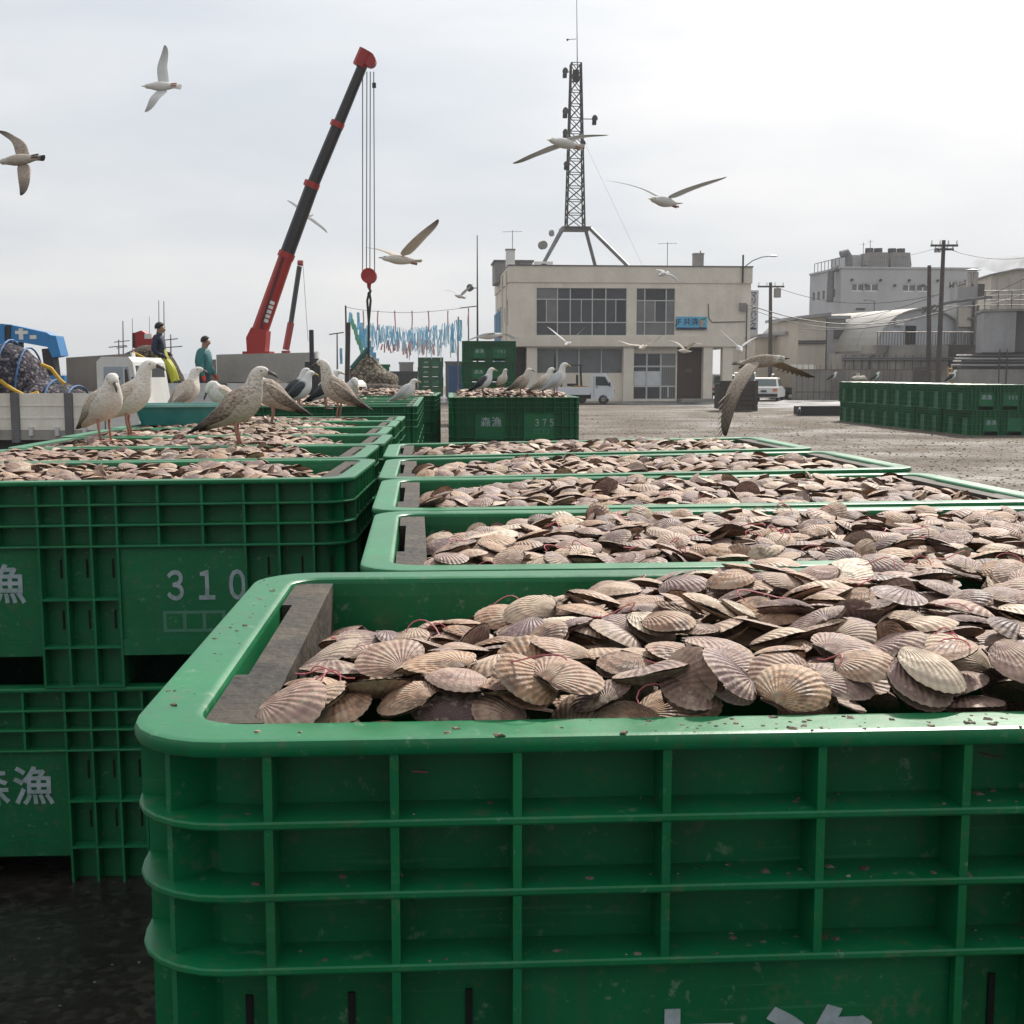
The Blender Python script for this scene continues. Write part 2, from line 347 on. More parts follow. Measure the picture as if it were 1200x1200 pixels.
def crate_meshes(near):
    """list of (part name, mesh, is_stuff)"""
    parts = []
    mb = MB()
    i2 = RIM*2
    mb.loft([rr(CW-2*WALL, CD-2*WALL, .055, .11), rr(CW-2*WALL, CD-2*WALL, .055, CH-.012)], cap=False)
    mb.loft([rr(CW-i2, CD-i2, .05, CH-.008), rr(CW-i2-.004, CD-i2-.004, .05, CH-.03), rr(CW-i2-.03, CD-i2-.03, .05, .14)], cap=False)
    mb.add(rr(CW-i2-.03, CD-i2-.03, .05, .14), [tuple(range(28))]); mb.add(rr(CW-2*WALL, CD-2*WALL, .055, .11), [tuple(range(28))[::-1]])
    for a, b in NARROW:
        mb.box(max(a, .05)-CW/2, min(b, CW-.05)-CW/2, -CD/2+WALL+.002, CD/2-WALL-.002, 0, .1095)
    for a, b in PANELS: mb.box(a-CW/2+.001, b-CW/2-.001, -.06, .06, .03, .1095)
    me = mb.mesh('body', GREEN); parts.append(('body', me, False))
    mb = MB()
    mb.loft([rr(CW-.016, CD-.016, .087, CH-.0165), rr(CW-.004, CD-.004, .094, CH-.0155), rr(CW, CD, .096, CH-.013), rr(CW, CD, .096, CH-.0045), rr(CW-.0035, CD-.0035, .094, CH-.001), rr(CW-.012, CD-.012, .09, CH), rr(CW-.02, CD-.02, .088, CH), rr(CW-i2+.02, CD-i2+.02, .058, CH),
             rr(CW-i2+.012, CD-i2+.012, .056, CH), rr(CW-i2+.003, CD-i2+.003, .052, CH-.003), rr(CW-i2-.0008, CD-i2-.0008, .05, CH-.010), rr(CW-i2+.006, CD-i2+.006, .05, CH-.017)], closed=True, cap=False)
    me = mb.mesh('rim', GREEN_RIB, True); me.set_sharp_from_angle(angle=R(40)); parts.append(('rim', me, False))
    hs, vs = [], []
    for z in (Z1, Z2, Z3):
        m = MB(); ring_solid(m, CW-.004, CD-.004, .094, WALL-.001, .055, z, .0075); hs.append(m)
    for z in (Z4, .142, .0085):
        for a, b in NARROW:
            if 0 < a < 1: 
                for s in (-1, 1):
                    m = MB(); y0, y1 = sorted((s*(CD/2-.003), s*(CD/2-WALL-.001))); m.box(a-CW/2, b-CW/2, y0, y1, z-.0075, z); hs.append(m)
                continue
            else:
                m = MB()
                q = [p for p in rr(CW-.004, CD-.004, .094, z)]; sg = -1 if a == 0 else 1
                xe = (b if a == 0 else a)-CW/2
                o = [p for p in q if p.x*sg > 0]; o.sort(key=lambda p: math.atan2(p.y, p.x*sg)) 
                o = [Vector((xe, -CD/2+.003, z))]+o+[Vector((xe, CD/2-.003, z))]
                n_ = [Vector((min(abs(p.x), CW/2-WALL)*sg, max(-CD/2+WALL, min(CD/2-WALL, p.y)), z)) for p in o]
                dz = Vector((0, 0, -.0075))
                m.loft([[o[k], o[k]+dz, n_[k]+dz, n_[k]] for k in range(len(o))])
            hs.append(m)
    for k, x in enumerate(XB[1:-1]):
        z0 = 0 if k in (0, 1, 2, 5, 6, 7, 8, 11, 12, 13) else Z3-.003
        for s in (-1, 1):
            m = MB(); y0, y1 = sorted((s*(CD/2-.0035), s*(CD/2-WALL-.001)))
            m.box(x-CW/2-.004, x-CW/2+.004, y0, y1, z0, CH-.016); vs.append(m)
    for s in (-1, 1):
        for k in range(1, 8):
            y = -CD/2+CD*k/8; m = MB(); x0, x1 = sorted((s*(CW/2-.0035), s*(CW/2-WALL-.001)))
            m.box(x0, x1, y-.004, y+.004, 0 if k in (1, 2, 6, 7) else Z3-.003, CH-.016); vs.append(m)
        for k in range(1, 27):
            if k % 3 == 0: continue
            y = -CD/2+.06+(CD-.12)*k/27; m = MB(); x0, x1 = sorted((s*(CW/2-.0045), s*(CW/2-WALL-.001)))
            m.box(x0, x1, y-.0025, y+.0025, Z1-.002, CH-.016); vs.append(m)
        for t in (-1, 1):
            cx, cy = s*(CW/2-.098), t*(CD/2-.098); dx, dy = s*.7071, t*.7071
            m = MB(); Mx = Matrix.Translation((cx, cy, 0)) @ Matrix.Rotation(math.atan2(dy, dx), 4, 'Z')
            m.box(.02, .082, -.004, .004, 0, CH-.016, 0, Mx); vs.append(m)
    for nm, lst in (('horizontal_rib', hs), ('vertical_rib', vs)):
        if near:
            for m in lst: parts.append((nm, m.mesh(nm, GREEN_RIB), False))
        else:
            big = MB()
            for m in lst: big.add(m.v, m.f)
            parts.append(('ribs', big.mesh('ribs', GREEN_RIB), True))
    for a, b in PANELS:
        for s in (-1, 1):
            m = MB(); 
            def yb(dep): return sorted((s*(CD/2-dep), s*(CD/2-WALL-.002)))
            m.box(a+.0045-CW/2, b-.0045-CW/2, *yb(.016), Z5+.055, Z3-.0085); m.box(a+.0045-CW/2, b-.0045-CW/2, *yb(.006), Z5, Z5+.055)
            parts.append(('panel', m.mesh('panel', GREEN), False))
    for s in (-1, 1):       # grey boards inside both ends, with a hand slot behind and two holes
        m = MB(); zt, zb = CH-.006, CH-.24; yl = CD/2-RIM-.018
        xo, xm, xi = CW/2-RIM-.003, CW/2-RIM-.018, CW/2-RIM-.062
        def bx(y0, y1, z0, z1, a, b): x0, x1 = sorted((s*a, s*b)); m.box(x0, x1, y0, y1, z0, z1)
        cuts = [-yl, -.27, -.235, .06, .095, yl]
        for k in range(5):
            if k in (1, 3): bx(cuts[k], cuts[k+1], CH-.075, zt, xm, xi); bx(cuts[k], cuts[k+1], zb, CH-.135, xm, xi)
            else: bx(cuts[k], cuts[k+1], zb, zt, xm, xi)
        bx(-yl, -.20, zb, zt-.0005, xo, xm-.0005); bx(.22, yl, zb, zt-.0005, xo, xm-.0005)
        parts.append(('end_board', m.mesh('end_board', BOARD), False))
    if near:
        m0 = MB(); m0.box(-.0034, .0034, -.0005, .004, -.032, .032); me = m0.mesh('slot', DARK)  # solid near-black bars, standing in for the shade inside the slot holes
        for z in (.40, .225):
            for a, b in ((0, 1), (1, 2), (2, 3), (6, 7), (7, 8), (8, 9), (12, 13), (13, 14), (14, 15)):
                x = (max(XB[a], .055)+min(XB[b], CW-.055))/2+.012-CW/2
                parts.append(('slot', me, False, (x, -CD/2+WALL-.0025, z)))
    m = MB(); x0, z0 = 1.19-CW/2, Z5+.075
    for k in range(4): m.box(x0+.066*k, x0+.066*k+.012, -.0015, 0, z0, z0+.072)
    m.box(x0+.012, x0+.198, -.0012, 0, z0, z0+.010); m.box(x0+.012, x0+.198, -.0012, 0, z0+.062, z0+.072)
    parts.append(('label_frame', m.mesh('label_frame', FRAMEP), False, (0, -CD/2+.016, 0)))
    return parts
CRATE = {True: crate_meshes(True), False: crate_meshes(False)}
FAR = [p for p in CRATE[False]]
def crate(mat, label, number=None, near=False, group='green scallop crates', far=False):
    t = thing('fish_crate', label, 'crate', group=group); t.matrix_world = mat
    for p in (CRATE[True] if near else FAR):
        if far and p[0] in ('end_board', 'label_frame'): continue
        o = obj(p[0], p[1], t, p[3] if len(p) > 3 else None)
        if p[2]: stuff(o)
    px = (PANELS[0][0]+PANELS[0][1])/2-CW/2
    for k, ch in ((-1, '森'), (1, '漁')):
        o = obj('lettering', text_mesh(ch, .142, LETTER, .016), t, (px+.014+k*.076, -CD/2+.0145, .346)); o.rotation_euler.x = math.pi/2
    if number:
        for k, ch in enumerate(number):
            o = obj('number', text_mesh(chr(ord(ch)+0xFEE0), .130, LETTER, .02), t, (PANELS[1][0]+.186+.103*k-CW/2, -CD/2+.0145, .336)); o.rotation_euler.x = math.pi/2; o.scale.x = .74
    return t
def crate_matrix(corner, yaw, tilt=0., right=False, tier=1, dz=0.):
    """matrix of a crate whose front-left (or front-right) outer corner stands at corner (x, y), tier 0 = on the ground"""
    Rm = Matrix.Rotation(R(yaw), 4, 'Z') @ Matrix.Rotation(R(-tilt), 4, 'Y')
    off = Vector((-CW/2 if not right else CW/2, -CD/2, 0))
    foot = Vector((corner[0], corner[1], 0))
    return Matrix.Translation(foot) @ Rm @ Matrix.Translation(-off + Vector((0, 0, CH*tier+dz)))

heaps = []      # (matrix, level function, seed, density, near)
def smooth(a, b, x):
    t = max(0., min(1., (x-a)/(b-a))); return t*t*(3-2*t)
# the right-hand row: front-left corners
RROW = [(-.359, 1.078, 3.4, .0), (419, 669, 4.4, .0), (438, 598.5, 4.2, .35), (449, 561, 4.0, .8), (454, 535.5, 4.0, .9)]
for i, (px, d, yaw, tilt) in enumerate(RROW):
    c = (px, d) if i == 0 else tuple(PZ(px, d, 1.4)[:2])
    near = i == 0
    dz = .019 if near else 0.
    crate(crate_matrix(c, yaw, tilt, dz=dz), 'green plastic crate heaped with scallops, %s of the right-hand row%s' % (ORD[i], '' if not near else ', rim across the foreground'), None, near)
    crate(crate_matrix((c[0]+.01, c[1]+.004), yaw, tilt, tier=0), 'lower green crate on the pavement under the %s scallop crate of the right-hand row' % ORD[i])
    lo = [(.50, .10), (.34, .07), (.36, .06), (.36, .06), (.26, .05)][i]
    def lev(u, v, lo=lo, i=i):
        s = smooth(.05, lo[0]+.12, u - .25*smooth(.5, .95, v)*(1 if i == 0 else .4))
        left = -.010 - lo[1]*smooth(.15, .95, v)
        top = (.020, .012, .012, .010, .010)[i]*math.sin(math.pi*min(1, max(0, (v-.02)/.93))) + (.008 if i == 0 else .0)*smooth(.7, 1.2, u) - (.006, .026, .030, .032, .032)[i]
        e = .018*smooth(1.45, 1.78, u)
        if i == 0: top += .016*(1-smooth(.09, .22, v))
        return left*(1-s) + top*s - e
    heaps.append((crate_matrix(c, yaw, tilt, dz=dz), lev, 11+i, 1., True))
# the left-hand row: front-right corners
for i in range(6):
    d = 4.10+.985*i; x = -.527-.0575*(d-4.1)+(.012, -.01, .02, -.015, .0, .01)[i]
    tilt = (.6, .6, .5, .4, .3, .2)[i]; yaw = (1.2, 2.0, 2.4, 2.8, 3.0, 3.0)[i]
    num = '310' if i == 0 else None
    c = (x, d)
    mt = crate_matrix(c, yaw, tilt, right=True)
    crate(mt, 'green crate numbered 310 full of scallops, front of the left-hand row' if i == 0 else 'green crate full of scallops, %s of the left-hand row behind crate 310' % ORD[i], num, i == 0)
    crate(crate_matrix((x+(.055 if i == 0 else -.01), d+.01), yaw, tilt, right=True, tier=0), 'lower green crate on dark wet pavement directly beneath crate 310' if i == 0 else 'lower green crate under the %s scallop crate of the left-hand row' % ORD[i], None, i == 0)
    def lev(u, v, i=i):
        top = -.028 + .008*math.sin(u*5+i)
        s = smooth(1.35, 1.72, u)
        return top*(1-s) - .09*s
    heaps.append((mt, lev, 31+i, 1., True))
# a further row beyond the gap on the left, with the crates beside crate 375
for i in range(5):
    d = 12.9+.985*i; c = (-.98-.0575*(d-12.9), d)
    mt = crate_matrix(c, 3.0, .2, right=True)
    crate(mt, 'green crate in the row beyond the gap where the gulls stand, %s from the front' % ('foremost' if i == 0 else ORD[i]), None, group='crates beyond the gap')
    crate(crate_matrix(c, 3.0, .2, right=True, tier=0), 'lower green crate beneath the %s crate of the row beyond the gap' % ('foremost' if i == 0 else ORD[i]), None, group='crates beyond the gap')
    heaps.append((mt, (lambda u, v: -.03+.04*math.sin(u*3.1)), 51+i, .35, False))
for i in range(3):
    d = 18.6+.99*i; c = (-1.12-.03*i, d); mt = crate_matrix(c, 3.5, 0, right=True)
    crate(mt, 'green crate left of crate 375, %s of its short row' % ('front' if i == 0 else ORD[i]), None, group='crates beyond the gap')
    crate(crate_matrix(c, 3.5, 0, right=True, tier=0), 'lower green crate left of crate 375, under the %s of its short row' % ('front one' if i == 0 else ORD[i]), None, group='crates beyond the gap')
    heaps.append((mt, (lambda u, v: .02+.03*math.sin(u*2.2)), 61+i, .35, False))
for i in range(4):
    d = 17.3+.99*i; c = ((527-600)/FPX*17.3*1.01-.05*i, d); mt = crate_matrix(c, 3.6, 0)
    crate(mt, 'green crate numbered 375 topped with scallops where four gulls stand' if i == 0 else 'green crate behind crate 375, %s back in its column' % ORD[i], '375' if i == 0 else None, group='crates around 375')
    crate(crate_matrix(c, 3.6, 0, tier=0), 'lower green crate under crate 375' if i == 0 else 'lower green crate behind crate 375, %s back in its column' % ORD[i], None, group='crates around 375')
    heaps.append((mt, (lambda u, v: .01+.05*math.sin(math.pi*u/1.86)), 71+i, .4, False))
# tall stacks in front of the office building
for k, (px, d, tiers, nm, num) in enumerate(((541, 42.3, 4, 'tall stack in front of the pale building', '781'), (490, 90, 4, 'far stack left of the pale building', None))):
    c = ((px-600)/FPX*d, d)
    for j in range(tiers):
        which = ('bottom', 'second', 'third', 'top')[j]
        crate(crate_matrix((c[0]+(.03 if j % 2 else 0), c[1]), 3, 0, tier=j), '%s green crate of the %s' % (which, nm), num if j == 3 else None, group='crates in tall stacks', far=True)
# the long stack on the right of the yard: eleven crates deep, two high
fc = PZ(1136, 510.5)
for i in range(11):
    for j in range(2):
        sh = -.13 if (i == 0 and j == 1) else random.Random(i*2+j).uniform(-.045, .045)
        a = R(4.4); c = (fc.x + sh - math.sin(a)*.985*i, fc.y + math.cos(a)*.985*i)
        crate(crate_matrix(c, 4.4+random.Random(i*7+j).uniform(-.8, .8), 0, tier=j), '%s green crate in the long two-tier stack on the right, %s' % ('upper' if j else 'lower', 'front end' if i == 0 else 'far end' if i == 10 else ORD[i]+' from the front'), ('380' if j else None) if i == 0 else None, group='crates of the long stack', far=True)

# ------------------------------------------------------------------ scallops
def shell(na, ns, rad, seed, gape=0., lower=True):
    rs = random.Random(seed); v, f, uv = [], [], []
    hm = rad*rs.uniform(.26, .36); wx = rs.uniform(.97, 1.1); ph = rs.uniform(0, 9); amp = .0004 if na == 44 else 0.
    def valve(sgn, h, sc, nn, na):
        o = len(v)
        for i in range(nn+1):
            s = .004+.996*(i/nn)**.85
            for j in range(na+1):
                a = R(-83+166*j/na); rib = math.cos(math.pi*j)
                r = 2*rad*math.cos(a)*s*sc*(1+(.010*rib*s if amp else 0)); x, y = r*math.sin(a), r*math.cos(a)-rad
                rho = min(1, (x*x+y*y)/(rad*rad*sc*sc))
                z = h*(1-rho)**.75 + h*.22*math.exp(-(r/(.35*rad))**2)
                z += amp*rib*s*(1-.5*s) + .05*rad*mnoise.noise(Vector((x/rad*1.6+ph, y/rad*1.6, sgn*3+ph)))*(1-s*.5)
                wz = .07*rad*mnoise.noise(Vector((x/rad*.9+ph, y/rad*.9+5, ph)))
                v.append([x*wx, y, sgn*max(z, .0006)+wz]); uv.append((j/na+1/88, s))
        for i in range(nn):
            for j in range(na):
                q = (o+i*(na+1)+j, o+i*(na+1)+j+1, o+(i+1)*(na+1)+j+1, o+(i+1)*(na+1)+j)
                f.append(q if sgn > 0 else q[::-1])
        for sd, j0, jk in ((-1, 0, 2 if na > 30 else 1), (1, na, na-2 if na > 30 else na-1)):     # ears beside the hinge
            e = len(v); v.append([sd*rad*.50, -rad*1.0, sgn*.0012]); uv.append((.5, .6))
            u0, u1, u2 = o+j0, o+nn*(na+1)+j0, o+nn*(na+1)+jk
            for tri in ((u0, e, u1), (u1, e, u2)): f.append(tri if (sd < 0) == (sgn > 0) else tri[::-1])
        return o
    valve(1, hm, 1., ns, na)
    if lower:
        o = valve(-1, hm*.62, .985, max(3, ns-4) if na == 44 else max(2, ns-2), na if na == 44 else max(8, na-6))
        ca, sa = math.cos(gape), math.sin(gape)
        for k in range(o, len(v)):
            x, y, z = v[k]; y2, z2 = y+rad, z
            v[k] = [x, y2*ca+z2*sa-rad, z2*ca-y2*sa]
    return np.array(v, float), f, np.array(uv, float)
def shell_mesh(name, data):
    v, f, uv = data
    me = bpy.data.meshes.new(name); me.from_pydata([tuple(x) for x in v], [], f)
    l = me.uv_layers.new(name='uv'); idx = np.empty(len(me.loops), int); me.loops.foreach_get('vertex_index', idx)
    l.data.foreach_set('uv', uv[idx].ravel()); me.polygons.foreach_set('use_smooth', [True]*len(f)); me.materials.append(SHELL); me.update(); return me
UNIT = .0345
near_meshes = [shell_mesh('scallop', shell(44, 9, UNIT, 100+k, gape=(0, 0, 0, .05, .10, .2, .36)[k % 7] if k < 14 else 0, lower=True)) for k in range(15)]
lod1 = [shell(16, 5, UNIT, 200+k, gape=(0, 0, .08, .2)[k % 4]) for k in range(8)]
lod2 = [shell(9, 3, UNIT, 300+k) for k in range(4)]

def fill(level, seed, density, near):
    rg = np.random.default_rng(seed); c = .01
    x0, x1, y0, y1 = -CW/2+RIM+.068, CW/2-RIM-.068, -CD/2+RIM+.004, CD/2-RIM-.004
    nx, ny = int((x1-x0)/c), int((y1-y0)/c)
    gx = x0+(np.arange(nx)+.5)*c; gy = y0+(np.arange(ny)+.5)*c
    lv = np.array([[level(x+CW/2, y+CD/2) for x in gx] for y in gy])
    hm = lv-.085
    out = []
    n = int(1550*density)
    bed = [(a+rg.uniform(-.012, .012), b+rg.uniform(-.012, .012)) for b in np.arange(y0+.012, y1, .044) for a in np.arange(x0+.012, x1, .044)] if near else []
    n += len(bed)
    for k in range(n):
        if k < len(bed): x, y = bed[k]; x = min(max(x, x0+.018), x1-.018); y = min(max(y, y0+.026), y1-.026)
        elif k % 4 == 0: x, y = rg.uniform(x0+.01, x1-.01), (y0+rg.uniform(.024, .06) if k % 8 else y1-rg.uniform(.024, .06))
        else: x, y = rg.uniform(x0+.016, x1-.016), rg.uniform(y0+.026, y1-.026)
        sc = float(rg.normal(1., .11)) if near else float(rg.normal(1.25, .1)); sc = min(max(sc, .72), 1.35); r = UNIT*sc
        jx, jy = int((x-x0)/c), int((y-y0)/c); w = int(r/c)+1
        ya, yb, xa, xb = max(0, jy-w), min(ny, jy+w+1), max(0, jx-w), min(nx, jx+w+1)
        X, Y = np.meshgrid(gx[xa:xb]-x, gy[ya:yb]-y); mask = X*X+Y*Y < r*r*.95
        hh = hm[ya:yb, xa:xb]
        if mask.sum() < 4: continue
        A = np.c_[X[mask], Y[mask], np.ones(mask.sum())]; sol = np.linalg.lstsq(A, hh[mask], rcond=None)[0]
        steep = rg.random() < .04
        g = rg.normal(0, .075, 2)
        sx, sy = np.clip(sol[0]*.5+g[0], -.5, .5), np.clip(sol[1]*.5+g[1], -.5, .5)
        if steep:
            a = rg.uniform(0, 6.283); m_ = rg.uniform(1.0, 2.6); sx, sy = m_*math.cos(a), m_*math.sin(a)
            if not near: continue
        pl = X*sx+Y*sy
        nrm = Vector((-sx, -sy, 1)).normalized()
        rest = float(np.quantile((hh-pl)[mask], .80 if not steep else .45))
        z = rest + .008*sc
        lim = lv[jy, jx]
        if z > lim + (.022 if not steep else .016): continue
        # keep clear of the crate walls
        foot = r*nrm.z
        if steep: own = np.clip(pl, -.02, .004)+z
        else: own = pl + z
        hh2 = np.where(mask, np.maximum(hh, own+.007*sc), hh); hm[ya:yb, xa:xb] = hh2
        q = nrm.to_track_quat('Z', 'Y'); flip = Matrix.Rotation(math.pi if rg.random() < .3 else 0, 4, 'X')
        mt = Matrix.Translation((x, y, CH+z)) @ q.to_matrix().to_4x4() @ Matrix.Rotation(rg.uniform(0, 6.283), 4, 'Z') @ flip @ Matrix.Scale(sc, 4)
        out.append((mt, (ya, yb, xa, xb), mask, own, steep))
    keep = []
    for mt, (ya, yb, xa, xb), mask, own, steep in out:
        vis = ((hm[ya:yb, xa:xb]-own)[mask] < .016).mean()
        if steep or vis > .14: keep.append(mt)
    return keep
allsh = []
for hi, (cm, lev, seed, dens, near) in enumerate(heaps):
    for mt in fill(lev, seed, dens, near):
        w = cm @ mt; p = w.translation; sxp = 600+FPX*p.x/max(p.y, .1)
        allsh.append((p.length + (1000 if not (-40 < sxp < 1235) else 0), hi, w, near))
allsh.sort(key=lambda a: a[0])
rs = random.Random(8)
GRP = 'scallops heaped in the green crates'
TONES = ((.0, 'dark purplish'), (.2, 'grey-brown'), (.4, 'pinkish brown'), (.58, 'tan'), (.74, 'pale tan'), (.93, 'cream'))
for k, (dist, hi, w, near) in enumerate(allsh[:300]):
    tone = rs.random()**1.05; mi = rs.randrange(15); o = obj('scallop', near_meshes[mi]); o.matrix_world = w; o.color = (tone, 1, 0, 1)
    q = heaps[hi][0].inverted() @ w.translation
    nz = abs((w.to_3x3() @ Vector((0, 0, 1))).normalized().z)
    pose = 'standing on edge' if nz < .62 else 'tilted' if nz < .9 else 'lying flat'
    gp = 'gaping ' if mi < 14 and mi % 7 >= 5 else ''
    u, vv = (q.x+CW/2)/CW, (q.y+CD/2)/CD
    place = ('by the end board' if u < .14 else 'near the left end' if u < .3 else 'left of centre' if u < .45 else 'mid-heap' if u < .6 else 'towards the right')
    place += ' at front' if vv < .25 else ' at back' if vv > .75 else ''
    tag(o, '%s%s scallop %s %s, %s right crate' % (gp, [t for a, t in TONES if tone >= a][-1], pose, place, ORD[hi]), 'scallop', GRP)
big_v, big_uv, lt, li = [], [], [], []
nv = 0
for k, (dist, hi, w, near) in enumerate(allsh[300:]):
    dd = dist if dist < 900 else dist-1000
    v, f, uv = (lod1 if dd < 8.5 else lod2)[rs.randrange(4)]
    mw = np.array(w); big_v.append(v @ mw[:3, :3].T + mw[:3, 3]); big_uv.append(uv)
    for q in f: lt.append(len(q)); li.extend([i+nv for i in q])
    nv += len(v)
bv = np.concatenate(big_v); bu = np.concatenate(big_uv)
me = bpy.data.meshes.new('scallop_heap'); me.vertices.add(nv); me.vertices.foreach_set('co', bv.ravel())
li = np.array(li); lt = np.array(lt); me.loops.add(len(li)); me.loops.foreach_set('vertex_index', li)
me.polygons.add(len(lt)); me.polygons.foreach_set('loop_start', np.concatenate([[0], np.cumsum(lt)[:-1]])); me.polygons.foreach_set('loop_total', lt)
me.update(calc_edges=True); me.polygons.foreach_set('use_smooth', [True]*len(lt))
ul = me.uv_layers.new(name='uv'); ul.data.foreach_set('uv', bu[li].ravel()); me.materials.append(SHELL); me.validate()
o = obj('scallop_heap', me); stuff(o); o.color = (0, 0, 0, 1); tag(o, 'heaped brown and cream scallops filling the crates farther back', 'scallops')
print('SHELLS', len(allsh), 'tris', len(lt)*2)
# loops of pink twine among the shells
TW = 'pink twine ends among the scallops'
cand = [a for a in allsh[:1100] if a[0] < 900]
seen_tw = []
for k in range(100):
    dist, hi, w, near = cand[int(len(cand)*rs.random()**1.15)]
    p = w.translation + Vector((0, 0, .016)); a = rs.uniform(0, 6.3); ln = rs.uniform(.03, .07); pts = []
    curl = rs.uniform(-2.5, 2.5); lift = rs.uniform(.002, .018)
    for j in range(9):
        t = j/8; pts.append(p + Vector((math.cos(a+curl*t)*ln*t, math.sin(a+curl*t)*ln*t*.8, lift*math.sin(math.pi*min(1, t*1.15))*(1-.3*t))))
    mb = MB().tube(pts, .0008 if hi == 0 else .0011, 5)
    o = mb.build('pink_twine', PINK)
    tag(o, 'thin pink twine end curling over scallops in the %s %s-row crate' % (ORD[hi] if hi < 5 else ORD[hi-5], 'right' if hi < 5 else 'left'), 'twine', TW)

# flecks of broken shell and mud lying on the nearest crate's rim and rib shelves
rs = random.Random(77); mb = MB(); cm0 = heaps[0][0]
def fleck(x, y, z, s):
    a = rs.uniform(0, 6.3); ca, sa = math.cos(a)*s, math.sin(a)*s
    mb.add([cm0 @ Vector((x+v.x*ca-v.y*sa, y+v.x*sa+v.y*ca, z+v.z*s*.5)) for v in base[rs.randrange(5)]], STONE_F)
for k in range(300):
    s_ = rs.choice((.002, .003, .004, .005, .008))*rs.uniform(.7, 1.2)
    q = rs.random(); x = rs.uniform(-CW/2+.1, CW/2-.1)
    if rs.random() < .45: x = rs.choice((.55, .62, .66, .8, .95))+rs.gauss(0, .04)-CW/2
    if q < .4: fleck(x, -CD/2+rs.uniform(.004, .05), CH, s_)
    elif q < .5: fleck(-CW/2+rs.uniform(.01, .05), rs.uniform(-.38, .4), CH, s_)
    else: fleck(x, -CD/2+rs.uniform(.006, .05), rs.choice((Z1, Z2, Z3)), s_*1.2)
o = mb.build('shell_flecks', STONE); stuff(o); tag(o, 'tiny flecks of broken shell and mud on the foreground crate', 'debris')

mb = MB(); cm0 = Matrix.Identity(4)
for k in range(160): fleck(rs.uniform(-3.2, -.3), rs.uniform(2.2, 4.3), .004, rs.choice((.004, .006, .009, .014)))
o = mb.build('pavement_flecks', STONE); stuff(o); tag(o, 'tiny pale shell chips scattered on the dark wet pavement', 'debris')

# ------------------------------------------------------------------ the office building
BEIGE = M('beige_render', (.80, .735, .63), .85, (.52, .455, .37), .6, .6, .15, streak=.5, bscale=20)
BEIGE2 = M('beige_trim', (.74, .68, .58), .85, (.5, .45, .38), .5, .8)
ALU = M('aluminium_frame', (.55, .55, .54), .45, None, .3, 4)
PANE = glass_dark('window_glass', (.035, .037, .040), .08)
PANES = [PANE, PANE, glass_dark('window_glass_blind', (.10, .10, .098), .12), PANE, glass_dark('window_glass_deep', (.018, .019, .021), .05), PANE]
PANE2 = glass_dark('lower_window_glass', (.075, .078, .08), .12)
BROWNP = M('brown_panel', (.060, .034, .024), .6, (.03, .02, .015), .5, 1.2, streak=.4)
STEEL = M('galvanised_steel', (.16, .165, .17), .5, (.09, .08, .075), .6, 2, metal=.3)
DKSTEEL = M('dark_steel', (.045, .046, .05), .55, (.09, .06, .045), .5, 3)
GREYC = M('grey_concrete', (.30, .29, .275), .9, (.16, .15, .135), .7, .7, .2, streak=.6)
WHITE = M('white_paint', (.72, .72, .70), .4, (.45, .43, .39), .4, 2, streak=.25)
BLACK = M('black_rubber', (.018, .018, .019), .7, (.04, .037, .033), .5, 5)
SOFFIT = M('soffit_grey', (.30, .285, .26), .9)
def grid_wall(mb, us, zs, holes, fn, mi=0):
    """a wall of cells between cut lines, skipping the holes (u0,u1,z0,z1); fn places a box"""
    us, zs = sorted(set(us)), sorted(set(zs))
    for a, b in zip(us, us[1:]):
        run = None
        for c, d in zip(zs, zs[1:]):
            mu, mz = (a+b)/2, (c+d)/2
            if any(h[0] < mu < h[1] and h[2] < mz < h[3] for h in holes):
                if run: fn(mb, a, b, *run); run = None
            else: run = (run[0], d) if run else (c, d)
        if run: fn(mb, a, b, *run)
BD = 72.0
o0 = PZ(597, 470.6); BYAW = R(4.4); SB = 1/(FPX/o0.y)          # metres per photo pixel at the facade
def bu(px): return (P(px, 436, o0.y).x-P(597, 436, o0.y).x)*1.004
def bz(py): return P(600, py, o0.y).z
bld = thing('office_building', 'two-storey beige office building with roof mast and rows of dark windows', 'building', (o0.x, o0.y, 0), BYAW)
UW, RZ, FZ = bu(882), bz(311.5), bz(406.5)       # width, roof, underside of the upper floor
DEP = 13.0
# upper facade with openings
upA = (bu(628.5), bu(734.5), bz(393), bz(337)); upB = (bu(746), bu(791.7), bz(392.5), bz(337))
mb = MB()
grid_wall(mb, [0, UW, upA[0], upA[1], upB[0], upB[1]], [FZ, RZ-.95, upA[2], upA[3], upB[2], upB[3]], [upA, upB], lambda m, a, b, c, d: m.box(a, b, 0, .25, c, d))
mb.build('wall', BEIGE, bld)
side_w = [(1.4, 2.5, bz(380), bz(350)), (3.4, 4.2, bz(376), bz(357)), (5.4, 6.2, bz(378), bz(352)), (7.4, 8.6, bz(378), bz(352)), (9.6, 10.8, bz(378), bz(352))]
mb = MB(); grid_wall(mb, [.25, DEP]+[v for h in side_w for v in h[:2]], [0, RZ-.95]+[v for h in side_w for v in h[2:]], side_w, lambda m, a, b, c, d: m.box(0, .25, a, b, c, d))
mb.build('wall', BEIGE, bld)
mb = MB(); mb.box(UW-.25, UW, .25, DEP, FZ, RZ-.95); mb.build('wall', BEIGE, bld)
mb = MB(); mb.box(.25, UW-.25, DEP-.25, DEP, 0, RZ-.95); mb.build('wall', BEIGE, bld)
mb = MB(); mb.box(.252, UW-.252, .252, DEP-.252, FZ, FZ+.25); mb.build('soffit', SOFFIT, bld)
